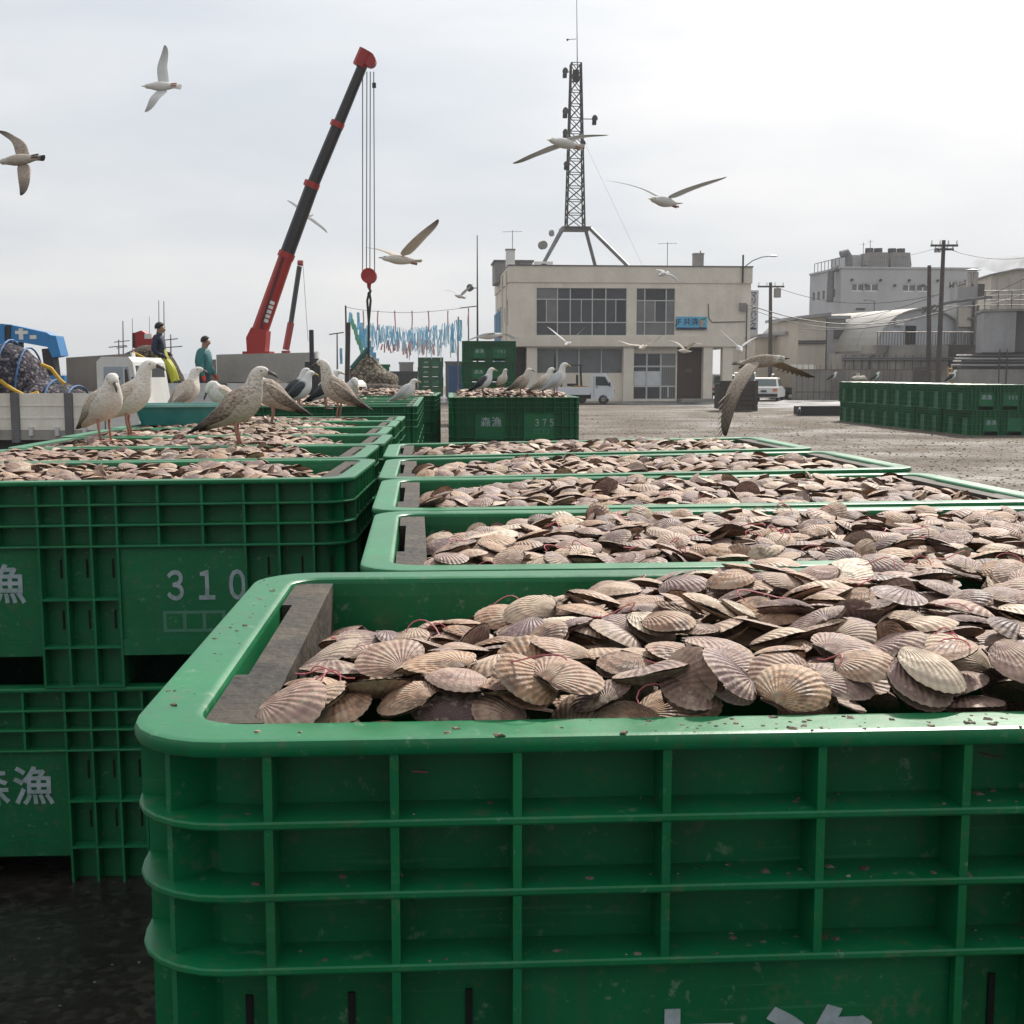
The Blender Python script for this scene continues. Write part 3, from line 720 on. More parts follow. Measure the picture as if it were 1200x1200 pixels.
# parapet
mb = MB()
for a in ((-.06, UW+.06, -.06, .2), (-.06, UW+.06, DEP-.2, DEP+.06)): mb.box(a[0], a[1], a[2], a[3], RZ-.948, RZ)
mb.box(-.06, .2, .2, DEP-.2, RZ-.948, RZ); mb.box(UW-.2, UW+.06, .2, DEP-.2, RZ-.948, RZ)
mb.build('parapet', BEIGE2, bld)
mb = MB(); mb.box(-.1, UW+.1, -.1, .25, RZ, RZ+.07); mb.box(-.1, .25, .25, DEP+.1, RZ, RZ+.07); mb.box(UW-.25, UW+.1, .25, DEP+.1, RZ, RZ+.07); mb.box(.25, UW-.25, DEP-.25, DEP+.1, RZ, RZ+.07)
mb.build('coping', STEEL, bld)
mb = MB(); mb.box(.2, UW-.2, .2, DEP-.2, RZ-.6, RZ-.5); mb.build('roof', GREYC, bld)
mb = MB(); mb.box(0, UW, -.05, -.002, bz(405.5), bz(393.6)); mb.build('band', BEIGE2, bld)
# lower storey, set back
LB = .45
lowC = (bu(630), bu(731.5), bz(437.5), bz(408)); lowD = (bu(744.5), bu(796), .1, bz(413.5))
mb = MB()
grid_wall(mb, [bu(617.5), bu(797), lowC[0], lowC[1], lowD[0], lowD[1]], [0, FZ, lowC[2], lowC[3], lowD[2], lowD[3]], [lowC, lowD], lambda m, a, b, c, d: m.box(a, b, LB, LB+.25, c, d))
mb.build('wall', BEIGE, bld)
for a, b in ((bu(617.5), bu(629.5)), (bu(731.7), bu(744)), (bu(827), bu(838)), (bu(850), bu(862))):
    m = MB(); m.box(a, b, LB-.35, LB-.004, .0, FZ) if a < bu(800) else m.box(a, b, .05, .65, 0, FZ); m.build('pillar', BEIGE2, bld)
mb = MB(); mb.box(bu(797), bu(827), LB+.15, LB+.3, 0, FZ); mb.build('shutter_panel', BROWNP, bld)
mb = MB(); mb.box(bu(808), bu(815), LB+.12, LB+.149, bz(436), bz(432)); mb.build('notice_plate', M('brass_plate', (.12, .085, .06), .4), bld)
mb = MB(); mb.box(bu(829), bu(837), .8, DEP-.3, 0, FZ); mb.build('wall', BEIGE2, bld)
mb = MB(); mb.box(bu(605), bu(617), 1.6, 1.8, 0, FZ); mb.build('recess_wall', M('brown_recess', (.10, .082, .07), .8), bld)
mb = MB(); mb.box(bu(797), bu(850), -.9, .2, 0, .16); mb.build('step', GREYC, bld)
def window(parent, u0, u1, z0, z1, vs, hs, extra, y=.10, side=False, pm=PANE, fr=.06, proud=0):
    """frame bars as one frame part; each pane its own part. vs/hs: inner mullions, extra: (u, za, zb) short mullions"""
    def put(m, a, b, y0, y1, c, d): m.box(y0, y1, a, b, c, d) if side else m.box(a, b, y0, y1, c, d)
    f = MB(); us = [u0]+vs+[u1]; zs = [z0]+hs+[z1]
    for u in us: put(f, max(u0, u-fr/2), min(u1, u+fr/2), y-.03, y+.05, z0, z1)
    for z in zs:
        for a, b in zip(us, us[1:]): put(f, max(a+fr/2, u0+fr/2), min(b-fr/2, u1-fr/2), y-.03, y+.05, max(z0, z-fr/2), min(z1, z+fr/2))
    fo = f.build('window', ALU, parent)
    for a, b in zip(us, us[1:]):
        for c, d in zip(zs, zs[1:]):
            cuts = [a]+[e[0] for e in extra if a < e[0] < b and c < (e[1]+e[2])/2 < d]+[b]
            for k, (p, q) in enumerate(zip(cuts, cuts[1:])):
                pmk = PANES[int((p*7.3+c*3.1+k)*5) % len(PANES)] if pm is PANE else pm
                m = MB(); put(m, p+fr*.3, q-fr*.3, y+.01+.012*(k % 2), y+.02+.012*(k % 2), c+fr*.3, d-fr*.3); m.build('pane', pmk, fo)
    for e in extra:
        m = MB(); put(m, e[0]-fr*.4, e[0]+fr*.4, y-.02, y+.04, e[1]+fr/2, e[2]-fr/2); m.build('mullion', ALU, fo)
    return fo
window(bld, *upA, [bu(v) for v in (653.3, 668.3, 694.2, 710)], [bz(377.5), bz(350.3)], [(bu(v), bz(377.5), bz(350.3)) for v in (640.3, 681.3, 722)])
window(bld, *upB, [bu(756), bu(781.4)], [bz(377), bz(351.5)], [(bu(768.3), bz(377), bz(351.5))])
window(bld, *lowC, [bu(v) for v in (654, 680, 706.7)], [], [], y=LB+.1, pm=PANE2)
dw = window(bld, *lowD, [bu(761), bu(777.8)], [bz(453), bz(429.3)], [(bu(787), bz(467), bz(453))], y=LB+.1, fr=.09)
mb = MB()
for a, b in ((746, 760), (762, 777)): mb.box(bu(a), bu(b), LB+.103, LB+.108, bz(452), bz(435))
mb.build('white_blind', M('white_blind', (.62, .64, .65), .7), dw)
mb = MB()
for k in range(7): u = bu(779+2.3*k); mb.tube([(u, LB+.16, .15), (u, LB+.16, bz(415))], .055, 8)
mb.build('curtain', M('grey_curtain', (.22, .215, .21), .9), dw)
for h in side_w:
    f = MB(); f.box(.08, .14, h[0], h[1], h[2], h[3]); f.build('window', PANE, bld)
mb = MB(); mb.box(bu(763), bu(772), .125, .13, bz(389), bz(383)); mb.build('notice', M('white_notice', (.5, .5, .49), .8), bld)
# sheets and pipes on the left wall
SHEET = M('blue_sheet', (.06, .26, .45), .5, (.03, .12, .22), .5, 2)
mb = MB()
for k in range(9): y = 6.2+.75*k; mb.box(-.10-.04*(k % 2), -.06-.04*(k % 2), y, y+.68, 2.0, bz(357)-.05*(k % 3))
for k in range(9): pass
mb.build('blue_tarpaulin', SHEET, bld)
for y in (1.1, 4.6): m = MB(); m.tube([(-.12, y, 0), (-.12, y, RZ-.2)], .06, 6); m.build('drainpipe', BEIGE2, bld)
# sign on the facade
SIGNB = M('sign_blue', (.10, .42, .66), .5, (.07, .3, .5), .3, 2); NAVY = M('navy_print', (.015, .03, .10), .5); SWHITE = M('sign_white', (.75, .78, .8), .5)
sg = thing('facade_sign', 'light blue JF 共済 signboard on the beige building facade', 'sign', (o0.x, o0.y, 0), BYAW)
a, b, c, d = bu(793), bu(829.5), bz(386), bz(370.5)
mb = MB(); mb.box(a, b, -.10, -.055, c, d); mb.build('board', SIGNB, sg)
mb = MB(); mb.box(a, b, -.104, -.1005, c, c+.14); mb.build('strip', NAVY, sg)
mb = MB(); mb.box(a+.02, b-.02, -.104, -.1005, c+.005, c+.03); mb.build('strip', SWHITE, sg)
o = obj('lettering', text_mesh('JF 共済', .46, NAVY, .02, .002), sg, ((a+b)/2-.28, -.104, (c+d)/2+.06)); o.rotation_euler.x = math.pi/2
mb = MB(); mb.tube([(b-.34, -.107, c+.18), (b-.34, -.107, c+.42)], .10, 8); mb.tube([(b-.34, -.107, c+.42), (b-.3, -.107, c+.56)], .13, 8)
mb.build('emblem', M('emblem_tan', (.5, .34, .22), .5), sg)
mb = MB(); mb.prism([(b-.52, c+.52), (b-.12, c+.60), (b-.02, c+.74), (b-.3, c+.68)], 'y', -.112, -.108); mb.build('emblem_leaf', M('emblem_green', (.03, .30, .10), .5), sg)
# cable on the wall
mb = MB(); mb.tube([(bu(831), -.03, bz(355)), (bu(832), -.03, bz(372)), (bu(836), -.03, bz(377)), (bu(876), -.03, bz(376))], .025, 5); mb.build('wall_cable', DKSTEEL, bld)
# things on the roof
def rel(u, y, z): return Matrix.Translation((o0.x, o0.y, 0)) @ Matrix.Rotation(BYAW, 4, 'Z') @ Vector((u, y, z))
def at_roof(name, label, cat, u, y, z=None):      # u is the facade position that the thing appears above
    px = 600+FPX*rel(u, 0, 0).x/o0.y; d_ = o0.y+y; u2 = (P(px, 436, d_).x-o0.x+y*math.sin(BYAW))/math.cos(BYAW)
    return thing(name, label, cat, rel(u2, y, RZ-.5 if z is None else z), BYAW)
t = at_roof('roof_vent', 'grey concrete chimney block on the right of the beige roof', 'chimney', bu(819.5), 4)
MB().box(-.3, .3, -.3, .3, 0, 1.6).build('shaft', GREYC, t); MB().box(-.33, .33, -.33, .33, 1.6, 1.68).build('cap', GREYC, t); MB().tube([(.15, 0, 1.68), (.15, 0, 1.85)], .04, 6).build('pipe', STEEL, t)
t = at_roof('roof_vent', 'small pale chimney block on the left end of the beige roof', 'chimney', bu(598), 1.6)
MB().box(-.26, .26, -.26, .26, 0, 1.55).build('shaft', WHITE, t); MB().box(-.3, .3, -.3, .3, 1.55, 1.62).build('cap', GREYC, t)
t = at_roof('roof_hut', 'grey stair hut behind the left end of the beige roof', 'hut', bu(600), 8.5)
MB().box(-1.2, 1.2, -1.6, 1.6, 0, 1.35).build('wall', GREYC, t); MB().box(-1.3, 1.3, -1.7, 1.7, 1.352, 1.45).build('roof', STEEL, t); MB().box(-.4, .4, -1.64, -1.602, .1, 1.4).build('door', STEEL, t)
t = at_roof('air_conditioner', 'white rooftop unit beside the left mast leg', 'air conditioner', bu(636.5), 2.5)
MB().box(-.55, .55, -.4, .4, .06, .95).build('casing', WHITE, t); MB().tube([(0, -.405, .5), (0, -.42, .5)], .33, 14).build('fan_grille', DKSTEEL, t); MB().box(-.5, .5, -.3, .3, 0, .06).build('feet', DKSTEEL, t)
for k, (px, py, lbl) in enumerate(((600.5, 263, 'thin television aerial over the pale left chimney block'), (783, 276, 'thin television aerial standing mid-roof between mast and chimney'))):
    t = at_roof('roof_aerial', lbl, 'aerial', bu(px), 3)
    h = bz(py)-RZ+.5; MB().tube([(0, 0, 0), (0, 0, h)], .022, 5).build('pole', STEEL, t)
    m = MB(); m.tube([(-.6, 0, h-.1), (.6, 0, h-.06)], .014, 5)
    for j in range(5): m.tube([(-.5+.25*j, -.2, h-.09), (-.5+.25*j, .2, h-.09)], .008, 4)
    m.build('boom', STEEL, t); MB().box(-.4, .4, -.25, .25, .0, .72).build('base_block', GREYC, t)
t = at_roof('whip_antenna', 'tall thin whip antenna by the left corner of the beige building', 'antenna', bu(563.5)-.2, 5, 0)
MB().tube([(0, 0, 0), (0, 0, bz(265))], [.09, .03], 6).build('pole', DKSTEEL, t)
m = MB(); m.tube([(0, 0, bz(331)), (-.45, 0, bz(331))], .03, 5); m.tube([(-.5, -.1, bz(331)), (-.3, .15, bz(331))], [.25, .12], 8); m.build('loudspeaker', DKSTEEL, t)
# lattice mast
mt = at_roof('radio_mast', 'tall steel lattice mast on four splayed legs above the beige roof', 'mast', bu(673.5), 5.5)
ks = SB*1.08; mz = lambda py: P(600, py, o0.y+5.5).z-(RZ-.5)
zb, zt = mz(266), mz(73); wb, wt = 10.2*ks, 5.6*ks
m = MB()
for sx in (-1, 1):
    for sy in (-1, 1): m.tube([(sx*wb, sy*wb, zb), (sx*wt, sy*wt, zt)], .055, 6)
m.build('corner_posts', DKSTEEL, mt)
nb = 12
for k in range(nb):
    f0, f1 = k/nb, (k+1)/nb; w0, w1 = wb+(wt-wb)*f0, wb+(wt-wb)*f1; z0, z1 = zb+(zt-zb)*f0, zb+(zt-zb)*f1
    m = MB()
    for q in range(4):
        Mr = Matrix.Rotation(q*math.pi/2, 4, 'Z')
        for a, b in (((-w0, -w0, z0), (w1, -w1, z1)), ((w0, -w0, z0), (-w1, -w1, z1)), ((-w1, -w1, z1), (w1, -w1, z1))):
            m.tube([Mr @ Vector(a), Mr @ Vector(b)], .026, 4)
    m.build('lattice_bay', DKSTEEL, mt)
m = MB(); m.box(-wb-.35, wb+.35, -wb-.35, wb+.35, zb-.18, zb-.02); m.build('platform', DKSTEEL, mt)
lx, rx = (648-673.5), (744-673.5)
for (ex, ey, thick) in ((-50*ks, -3.2, .12), (64*ks, -3.2, .12), (42*ks, 4.5, .12), (-42*ks, 4.5, .10)):
    sgn = 1 if ex > 0 else -1
    m = MB(); m.tube([(sgn*(wb+.25), (1 if ey > 0 else -1)*(wb+.25), zb-.1), (ex, ey, .1)], thick, 8); m.build('splayed_leg', STEEL, mt)
    m = MB(); m.box(ex-.3, ex+.3, ey-.3, ey+.3, 0, .18); m.build('foot', DKSTEEL, mt)
m = MB(); m.tube([(.1, 0, zt-.5), (.0, 0, mz(-40))], [.035, .012], 6); m.build('whip', STEEL, mt)
m = MB(); m.tube([(0, 0, mz(44)), (-10*ks, 0, mz(45))], .02, 5); m.tube([(-10.5*ks, 0, mz(45.5)), (-8.5*ks, 0, mz(44.5))], [.08, .05], 6); m.build('side_aerial', DKSTEEL, mt)
for px, py, w in ((661, 83, .3), (661.5, 130, .34), (661.5, 155, .3), (662.5, 192, .24), (695, 138, .3), (682, 167, .25)):
    m = MB(); x = (px-673.5)*ks; z = mz(py); m.tube([(x-.02, -.25, z), (x+w*.5, -.1, z)], [w*.75, w*.3], 8)
    m.tube([(x, 0, z), (math.copysign(wt, x), 0, z)], .03, 5); m.box(x-w*.4, x+w*.4, -.1, .2, z-.45*w-.2, z-.35*w); m.build('loudspeaker', DKSTEEL, mt)
m = MB(); m.box(-wt*.6, wt*.6, -wt*.6, wt*.6, zt-1.1, zt-.4); m.build('junction_box', DKSTEEL, mt)
m = MB(); m.tube([(-42*ks, -2.0, mz(291)), (-40*ks, -2.3, mz(291))], .26, 14); m.tube([(-31*ks, -1.5, mz(276)), (-29*ks, -1.6, mz(276))], .2, 10); m.build('dish', GREYC, mt)
for q, (ax, ay) in enumerate(((bu(745)-bu(673.5), -4.8),)):
    m = MB(); m.tube([(wb*(1 if ax > 0 else -1), -wb, zb+(zt-zb)*.5), (ax, ay, .3)], .007, 4); m.build('guy_wire', STEEL, mt)
# street lamp and hanging sign at the right corner
t = thing('street_lamp', 'curved-arm street lamp fixed to the right corner of the beige building', 'lamp', rel(bu(871), -.14, bz(330)), BYAW)
h = bz(297)-bz(330)
MB().tube([(0, 0, 0), (0, 0, h)], .055, 8).build('pole', DKSTEEL, t)
MB().tube([(.05, 0, h*.55), (.5, -.3, h*.78), (1.0, -.5, h*.9), (1.35, -.6, h*.92)], .03, 6).build('arm', STEEL, t)
m = MB(); m.loft([[Vector((1.3+q, -.6+dy*s, h*.92+dz*s)) for dy, dz in ((-.1, -.03), (.1, -.03), (.12, .05), (0, .1), (-.12, .05))] for q, s in ((0, .5), (.25, 1), (.5, .9), (.62, .3))]); m.build('lamp_head', WHITE, t)
t = thing('bank_sign', 'tall narrow white マリンバンク sign hanging by the building corner', 'sign', rel(UW+.42, 1.0, bz(392)), BYAW)
hh = bz(337.5)-bz(392)
MB().box(-.28, .30, -.08, .08, 0, hh).build('board', M('sign_grey_white', (.55, .55, .55), .6, None, .3, 2), t)
for k, ch in enumerate('マリンバンク'):
    o = obj('lettering', text_mesh(ch, .40, NAVY, .02, .003), t, (.0, -.086, hh-.28-.37*k)); o.rotation_euler.x = math.pi/2
m = MB(); m.box(-.2, .2, -.088, -.083, .36, .48); m.build('small_print', NAVY, t)
m = MB(); m.tube([(-.28, 0, .4), (-1.3, 0, .4)], .03, 5); m.tube([(-.28, 0, hh-.3), (-1.2, 0, hh-.3)], .03, 5); m.build('bracket', DKSTEEL, t)
t = thing('junction_box', 'small grey cable junction box on the right corner of the beige wall', 'junction box', rel(bu(872), -.12, bz(358)), BYAW)
MB().box(-.2, .2, -.1, .1, -.25, .2).build('casing', GREYC, t); MB().tube([(.25, 0, .1), (.25, 0, -4.2)], .04, 6).build('conduit', DKSTEEL, t)

# ------------------------------------------------------------------ the factory side
FGREY = M('pale_cladding', (.46, .47, .485), .7, (.31, .315, .325), .45, .25, streak=.35)
FTAN = M('tan_cladding', (.52, .475, .40), .8, (.30, .265, .22), .6, .35, streak=.5)
FGRY2 = M('grey_cladding', (.33, .332, .34), .75, (.15, .145, .14), .6, .4, streak=.6)
CONC = M('stained_concrete', (.30, .285, .26), .9, (.09, .083, .075), .8, .35, .2, streak=.85)
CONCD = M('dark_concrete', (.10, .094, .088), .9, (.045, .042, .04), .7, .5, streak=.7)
VAULT = M('vault_roof', (.37, .37, .35), .6, (.30, .25, .19), .7, .18)
RUST = M('rusty_steel', (.12, .082, .058), .8, (.05, .035, .028), .7, 1.5)
TIMBER = M('pole_timber', (.075, .062, .055), .9, (.04, .034, .03), .6, 2, streak=.5)
def frame_at(px, py, d): v = P(px, py, d); return v
def sp(d): return d/FPX
def zat(py, d): return P(600, py, d).z
# pale factory
d = 122; s = sp(d); v = P(983, 436, d)
t = thing('factory_building', 'large pale grey factory with cooling towers on its flat roof', 'building', (v.x, d, 0), R(6))
FW, FD = (1142-983)*s*1.03, 9.; H1 = zat(314.5, d)
wins = [( (996-983)*s, (1009.5-983)*s, zat(341.5, d), zat(331.5, d)), ((1011.5-983)*s, (1027-983)*s, zat(341.5, d), zat(331.5, d)), ((1057-983)*s, (1072-983)*s, zat(341.5, d), zat(332, d)), ((1074-983)*s, (1089-983)*s, zat(341.5, d), zat(332, d)), ((1113-983)*s, (1120-983)*s, zat(341.5, d), zat(328, d)), ((1121-983)*s, (1128-983)*s, zat(336, d), zat(328, d))]
mb = MB(); grid_wall(mb, [0, FW]+[q for h in wins for q in h[:2]], [0, H1]+[q for h in wins for q in h[2:]], wins, lambda m, a, b, c, e: m.box(a, b, 0, .3, c, e)); mb.build('wall', FGREY, t)
sw = [(1.6+1.45*k, 2.3+1.45*k, zat(347, d), zat(337, d)) for k in range(5)]
mb = MB(); grid_wall(mb, [.3, FD]+[q for h in sw for q in h[:2]], [0, H1]+[q for h in sw for q in h[2:]], sw, lambda m, a, b, c, e: m.box(0, .3, a, b, c, e)); mb.build('wall', FGREY, t)
mb = MB(); mb.box(.3, FW, .3, FD, H1-.4, H1-.1); mb.build('roof', GREYC, t)
mb = MB(); mb.box(-.12, FW, -.12, .35, H1, H1+.18); mb.box(-.12, .35, .35, FD, H1, H1+.18); mb.build('parapet', FGREY, t)
for h in wins:
    fo = MB().box(h[0], h[1], .10, .16, h[2], h[2]+.12).box(h[0], h[1], .10, .16, h[3]-.12, h[3]).box((h[0]+h[1])/2-.06, (h[0]+h[1])/2+.06, .10, .16, h[2]+.12, h[3]-.12).build('window', WHITE, t)
    for q in (0, 1): a = h[0]+(h[1]-h[0])/2*q; MB().box(a+.05, a+(h[1]-h[0])/2-.05, .14, .18, h[2]+.06, h[3]-.06).build('pane', PANE2, fo)
for h in sw: MB().box(.12, .18, h[0], h[1], h[2], h[3]).build('window', PANE2, t)
for k in range(9): m = MB(); x = (1+k*1.45); m.tube([(x, -.25, H1-1.1-.5*(k % 2)), (x, .0, H1-1.1-.5*(k % 2))], .12, 8); m.build('vent_pipe', DKSTEEL, t)
m = MB(); m.tube([(.0, 1.0, H1+.1), (-.7, 1.0, H1-.2), (-.75, 1.0, H1-3.2)], .35, 8); m.build('duct', STEEL, t)
m = MB(); m.box((996-983)*s, (1009-983)*s, -.1, -.01, zat(368, d), zat(366, d)); m.box((1001-983)*s, (1012-983)*s, -.1, -.01, zat(363, d), zat(361, d)); m.build('louvre', DKSTEEL, t)
m = MB()
for k in range(8): m.tube([(.1, 1+k, H1+.15), (.1, 1+k, H1+1.1)], .04, 5)
m.tube([(.1, 1, H1+1.1), (.1, 8, H1+1.1)], .04, 5); m.build('roof_railing', STEEL, t)
MB().box((1009-983)*s, (1062-983)*s, 4, 9, H1-.1, zat(298.5, d+4)).build('penthouse', FGREY, t)
v2 = P(1001, 305, d)
m = MB(); m.tube([(1.45, 2, H1-.1), (1.45, 2, H1+1.3), (1.2, 2, H1+1.7), (.6, 2, H1+1.5)], .38, 10); m.build('gooseneck_vent', STEEL, t)
for a, lbl in ((1024, 'left hexagonal cooling tower on the pale factory roof'), (1052, 'right hexagonal cooling tower on the pale factory roof')):
    q = t.matrix_basis @ Vector(((a-983)*s, 2.2, H1)); ct = thing('cooling_tower', lbl, 'cooling tower', q, R(6), 'cooling towers on the factory roof')
    w = 26*s; h = (zat(293, d)-H1)*1.28
    prof = [(.1*w, 0), (.9*w, 0), (1.0*w, h*.25), (.92*w, h*.72), (.92*w, h*.8), (.06*w, h*.8), (.06*w, h*.72), (0, h*.25)]
    MB().prism(prof, 'y', 0, 2.4).build('casing', M('tower_casing', (.25, .24, .225), .8, (.15, .14, .13), .6, 2, .3), ct)
    m = MB()
    for k in range(2): m.tube([(w*(.28+.42*k), 1.2, h*.8), (w*(.28+.42*k), 1.2, h*1.02)], w*.19, 12)
    m.build('fan_ring', DKSTEEL, ct)
    m = MB()
    for k in range(9): m.box(.1*w+k*.09*w, .1*w+k*.09*w+.03*w, -.05, -.005, h*.06, h*.7)
    stuff(m.build('slats', FGRY2, ct))
# low tan sheds
def shed(name, label, px0, px1, ptop, d, depth, mat, side=None, yaw=6, slope=0., win=None):
    v = P(px0, 436, d); s = sp(d); t = thing(name, label, 'shed', (v.x, d, 0), R(yaw)); w = (px1-px0)*s; h = zat(ptop, d)
    MB().prism([(0, 0), (w, 0), (w, h+slope), (0, h)], 'y', 0, depth).build('wall', mat, t)
    m = MB(); m.prism([(-.25, h), (w+.25, h+slope), (w+.25, h+slope+.22), (-.25, h+.22)], 'y', -.35, depth+.2); m.build('roof', FGRY2, t)
    if win: 
        a, b, c, e = [(win[0]-px0)*s, (win[1]-px0)*s, zat(win[3], d), zat(win[2], d)]
        MB().box(a-.1, b+.1, -.06, -.005, c-.1, e+.1).build('window', FGRY2, t); MB().box(a, b, -.09, -.061, c, e).build('pane', PANE, t)
    return t
t = shed('tan_shed', 'tall tan metal shed left of the barrel-roofed hall', 934, 967.5, 374.5, 92, 7, FTAN, slope=.3)
for k in range(2): MB().tube([(0, -.12, zat(400+2.4*k, 92)), (33*sp(92), -.12, zat(399.5+2.4*k, 92))], .06, 6).build('pipe', DKSTEEL, t)
t = shed('grey_shed', 'grey metal lean-to with a dark window beside the tan shed', 967.9, 990, 373.5, 92.4, 9, FGRY2, win=(975.5, 990, 386, 397.5))
t = shed('tan_shed', 'low tan shed with flat roof behind the far utility pole', 884, 921, 395.5, 97, 8, FTAN)
t = shed('tan_shed', 'narrow stained tan shed end between the low shed and the tall tan shed', 921.5, 934, 392, 94.5, 8, FTAN)
# barrel-roofed hall
d = 88; s = sp(d); v = P(1024, 436, d); zb = zat(411, d); rad = zat(359.5, d)-zb
t = thing('barrel_hall', 'curved barrel-roofed metal hall behind the concrete terrace', 'building', (v.x, d, 0), R(20))
m = MB(); n = 20
prof = [(rad*1.35*(1-math.cos(math.pi*k/n)), zb+rad*math.sin(math.pi*k/n)) for k in range(n+1)]
inner = [(rad*1.35+(x-rad*1.35)*.97, zb+(z-zb)*.97) for x, z in prof]
m.prism(prof+inner[::-1], 'y', -.15, 16); me = fixn(m.mesh('roof', VAULT, False)); obj('roof', me, t)
m = MB(); m.prism(inner, 'y', .1, .3); m.build('end_wall', FGREY, t)
m = MB(); m.box(0.03, rad*2.7-.03, .02, 15.9, .0, zb); m.build('base_wall', CONC, t)
x0 = (1065-1024)*s*1.06; MB().box(x0, x0+.85, .02, .095, zat(403, d), zat(381, d)).build('door', DARK, t)
MB().box(x0-1.0, x0-.35, -.2, .095, zat(381, d), zat(374.5, d)).build('air_conditioner', WHITE, t)
for k in range(5): m = MB(); m.add(*(lambda pr: ([Vector((x, 2+3.1*k+q, z+.02)) for q in (0, .12) for x, z in pr], [(i, i+1, n+1+i+1, n+1+i) for i in range(n)]))(prof)); m.build('roof_seam', FGRY2, t)
# concrete terrace, railing and pipes
d = 84; s = sp(d); v = P(986, 436, d)
t = thing('concrete_terrace', 'stained concrete loading terrace with railing and pipes along it', 'terrace', (v.x, d, 0), R(3))
w = (1112-986)*s; MB().box(0, (1026-986)*s, 0, 3, 0, zat(414.5, d)).build('wall', CONC, t); MB().box((1026.2-986)*s, w, 0, 3, 0, zat(404.5, d)).build('wall', CONC, t)
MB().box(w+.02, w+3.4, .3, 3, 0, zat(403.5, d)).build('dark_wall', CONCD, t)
m = MB(); zr0, zr1 = zat(404.5, d), zat(389, d)
for k in range(34): x = (1028-986)*s + k*.2; m.tube([(x, .1, zr0), (x, .1, zr1)], .022, 4)
stuff(m.build('balusters', DKSTEEL, t)); m = MB(); m.tube([((1028-986)*s, .1, zr1), ((1142-986)*s, .1, zr1)], .035, 5); m.build('handrail', DKSTEEL, t)
for py in (419.5, 421.5): m = MB(); m.tube([(0, -.12, zat(py, d)), (w+2, -.12, zat(py, d))], .055, 6); m.build('pipe', STEEL, t)
m = MB(); m.tube([((1019-986)*s, -.1, zat(434, d)), ((1019-986)*s, -.1, zat(418, d)), ((1024-986)*s, -.1, zat(416, d))], .09, 7); m.build('pipe', DKSTEEL, t)
m = MB(); m.tube([((1035-986)*s, -.1, zat(419, d)), ((1036-986)*s, -.1, zat(415, d)), ((1039-986)*s, -.1, zat(412, d)), ((1040-986)*s, -.1, zat(405, d))], .05, 6); m.build('pipe', DKSTEEL, t)
m = MB()
for k in range(12): x = (990+10*k-986)*s; m.box(x-.03, x+.03, -.03, -.002, 0, zat(414.5, d)-.1)
stuff(m.build('pilasters', CONCD, t))
# dark front wall and fence along the road
d = 79; s = sp(d); v = P(930, 436, d)
t = thing('yard_wall', 'low dark stained concrete wall behind the long crate stack', 'wall', (v.x, d, 0), R(2))
MB().box(0, (1230-930)*s, 0, .3, 0, zat(430, d)-.15).build('wall', CONC, t); MB().box((1072-930)*s, (1090-930)*s, -.12, -.004, 0, zat(430.5, d)).build('gate', CONCD, t)
m = MB()
for k in range(26): x = .1+k*.37; m.tube([(x, -.4, 0), (x, -.4, zat(430, d)+.15)], .016, 4)
stuff(m.build('fence_rods', RUST, t))
for z in (.5, 1.9): m = MB(); m.tube([(0, -.4, z), (9.6, -.4, z)], .025, 4); m.build('fence_rail', RUST, t)
# tank block and plant at the right edge
d = 80; s = sp(d); v = P(1150.5, 436, d)
t = thing('concrete_tank', 'grey streaked concrete tank block with railing at the right edge', 'tank', (v.x, d, 0), R(-14))
z0, z1 = zat(413, d), zat(365, d); w = (1185-1150)*s
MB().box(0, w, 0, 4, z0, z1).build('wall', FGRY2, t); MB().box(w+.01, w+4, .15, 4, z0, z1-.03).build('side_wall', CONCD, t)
MB().box(-.1, w+4, -.1, 4, z1, z1+.15).build('roof', CONC, t); MB().box(-1.2, w+4, .3, 4, 0, z0-.01).build('plinth', CONCD, t)
m = MB()
for k in range(7): m.tube([(.0+k*.8, -.05, z1), (k*.8, -.05, zat(341, d))], .03, 5)
stuff(m.build('railing_posts', DKSTEEL, t))
for py in (341, 346.5, 352, 358): m = MB(); m.tube([(-.05, -.05, zat(py, d)), (5.5, -.05, zat(py, d))], .03, 5); m.build('railing_bar', DKSTEEL, t)
for k, py in enumerate((417, 420.5, 424, 428)): m = MB(); m.tube([(-1.6-.1*k, -.2, zat(py, d)), (w+4, -.2, zat(py, d))], .07, 6); m.build('pipe', FGRY2 if k % 2 else DKSTEEL, t)
for k in range(2): m = MB(); m.tube([(1.0+.45*k, -.3, 0), (1.0+.45*k, -.3, z0+.2)], .05, 6); m.build('pipe', DKSTEEL, t)
d = 93; s = sp(d); v = P(1157, 436, d)
t = thing('tan_building', 'tan flat-fronted building with low pitched roof at the right edge', 'building', (v.x, d, 0), R(-8))
MB().prism([(0, 0), (9, 0), (9, zat(316, d)), ((1184-1157)*s, zat(316.3, d)), (0, zat(322.5, d))], 'y', 0, 12).build('wall', FTAN, t)
m = MB(); m.prism([(-.2, zat(322.8, d)), ((1184-1157)*s, zat(316.5, d)), (9, zat(316.5, d)), (9, zat(315, d)), ((1184-1157)*s, zat(315, d)), (-.2, zat(321.5, d))], 'y', -.3, 12); m.build('roof', FGRY2, t)
for k in range(10): MB().box(.4+.85*k, .44+.85*k, -.03, -.003, zat(365, d), zat(325, d)).build('cladding_seam', FGRY2, t)
d = 90; s = sp(d); v = P(1118.5, 436, d)
t = thing('boiler_plant', 'grey boiler plant with twin metal flues and steel platform', 'boiler', (v.x, d, 0), 0)
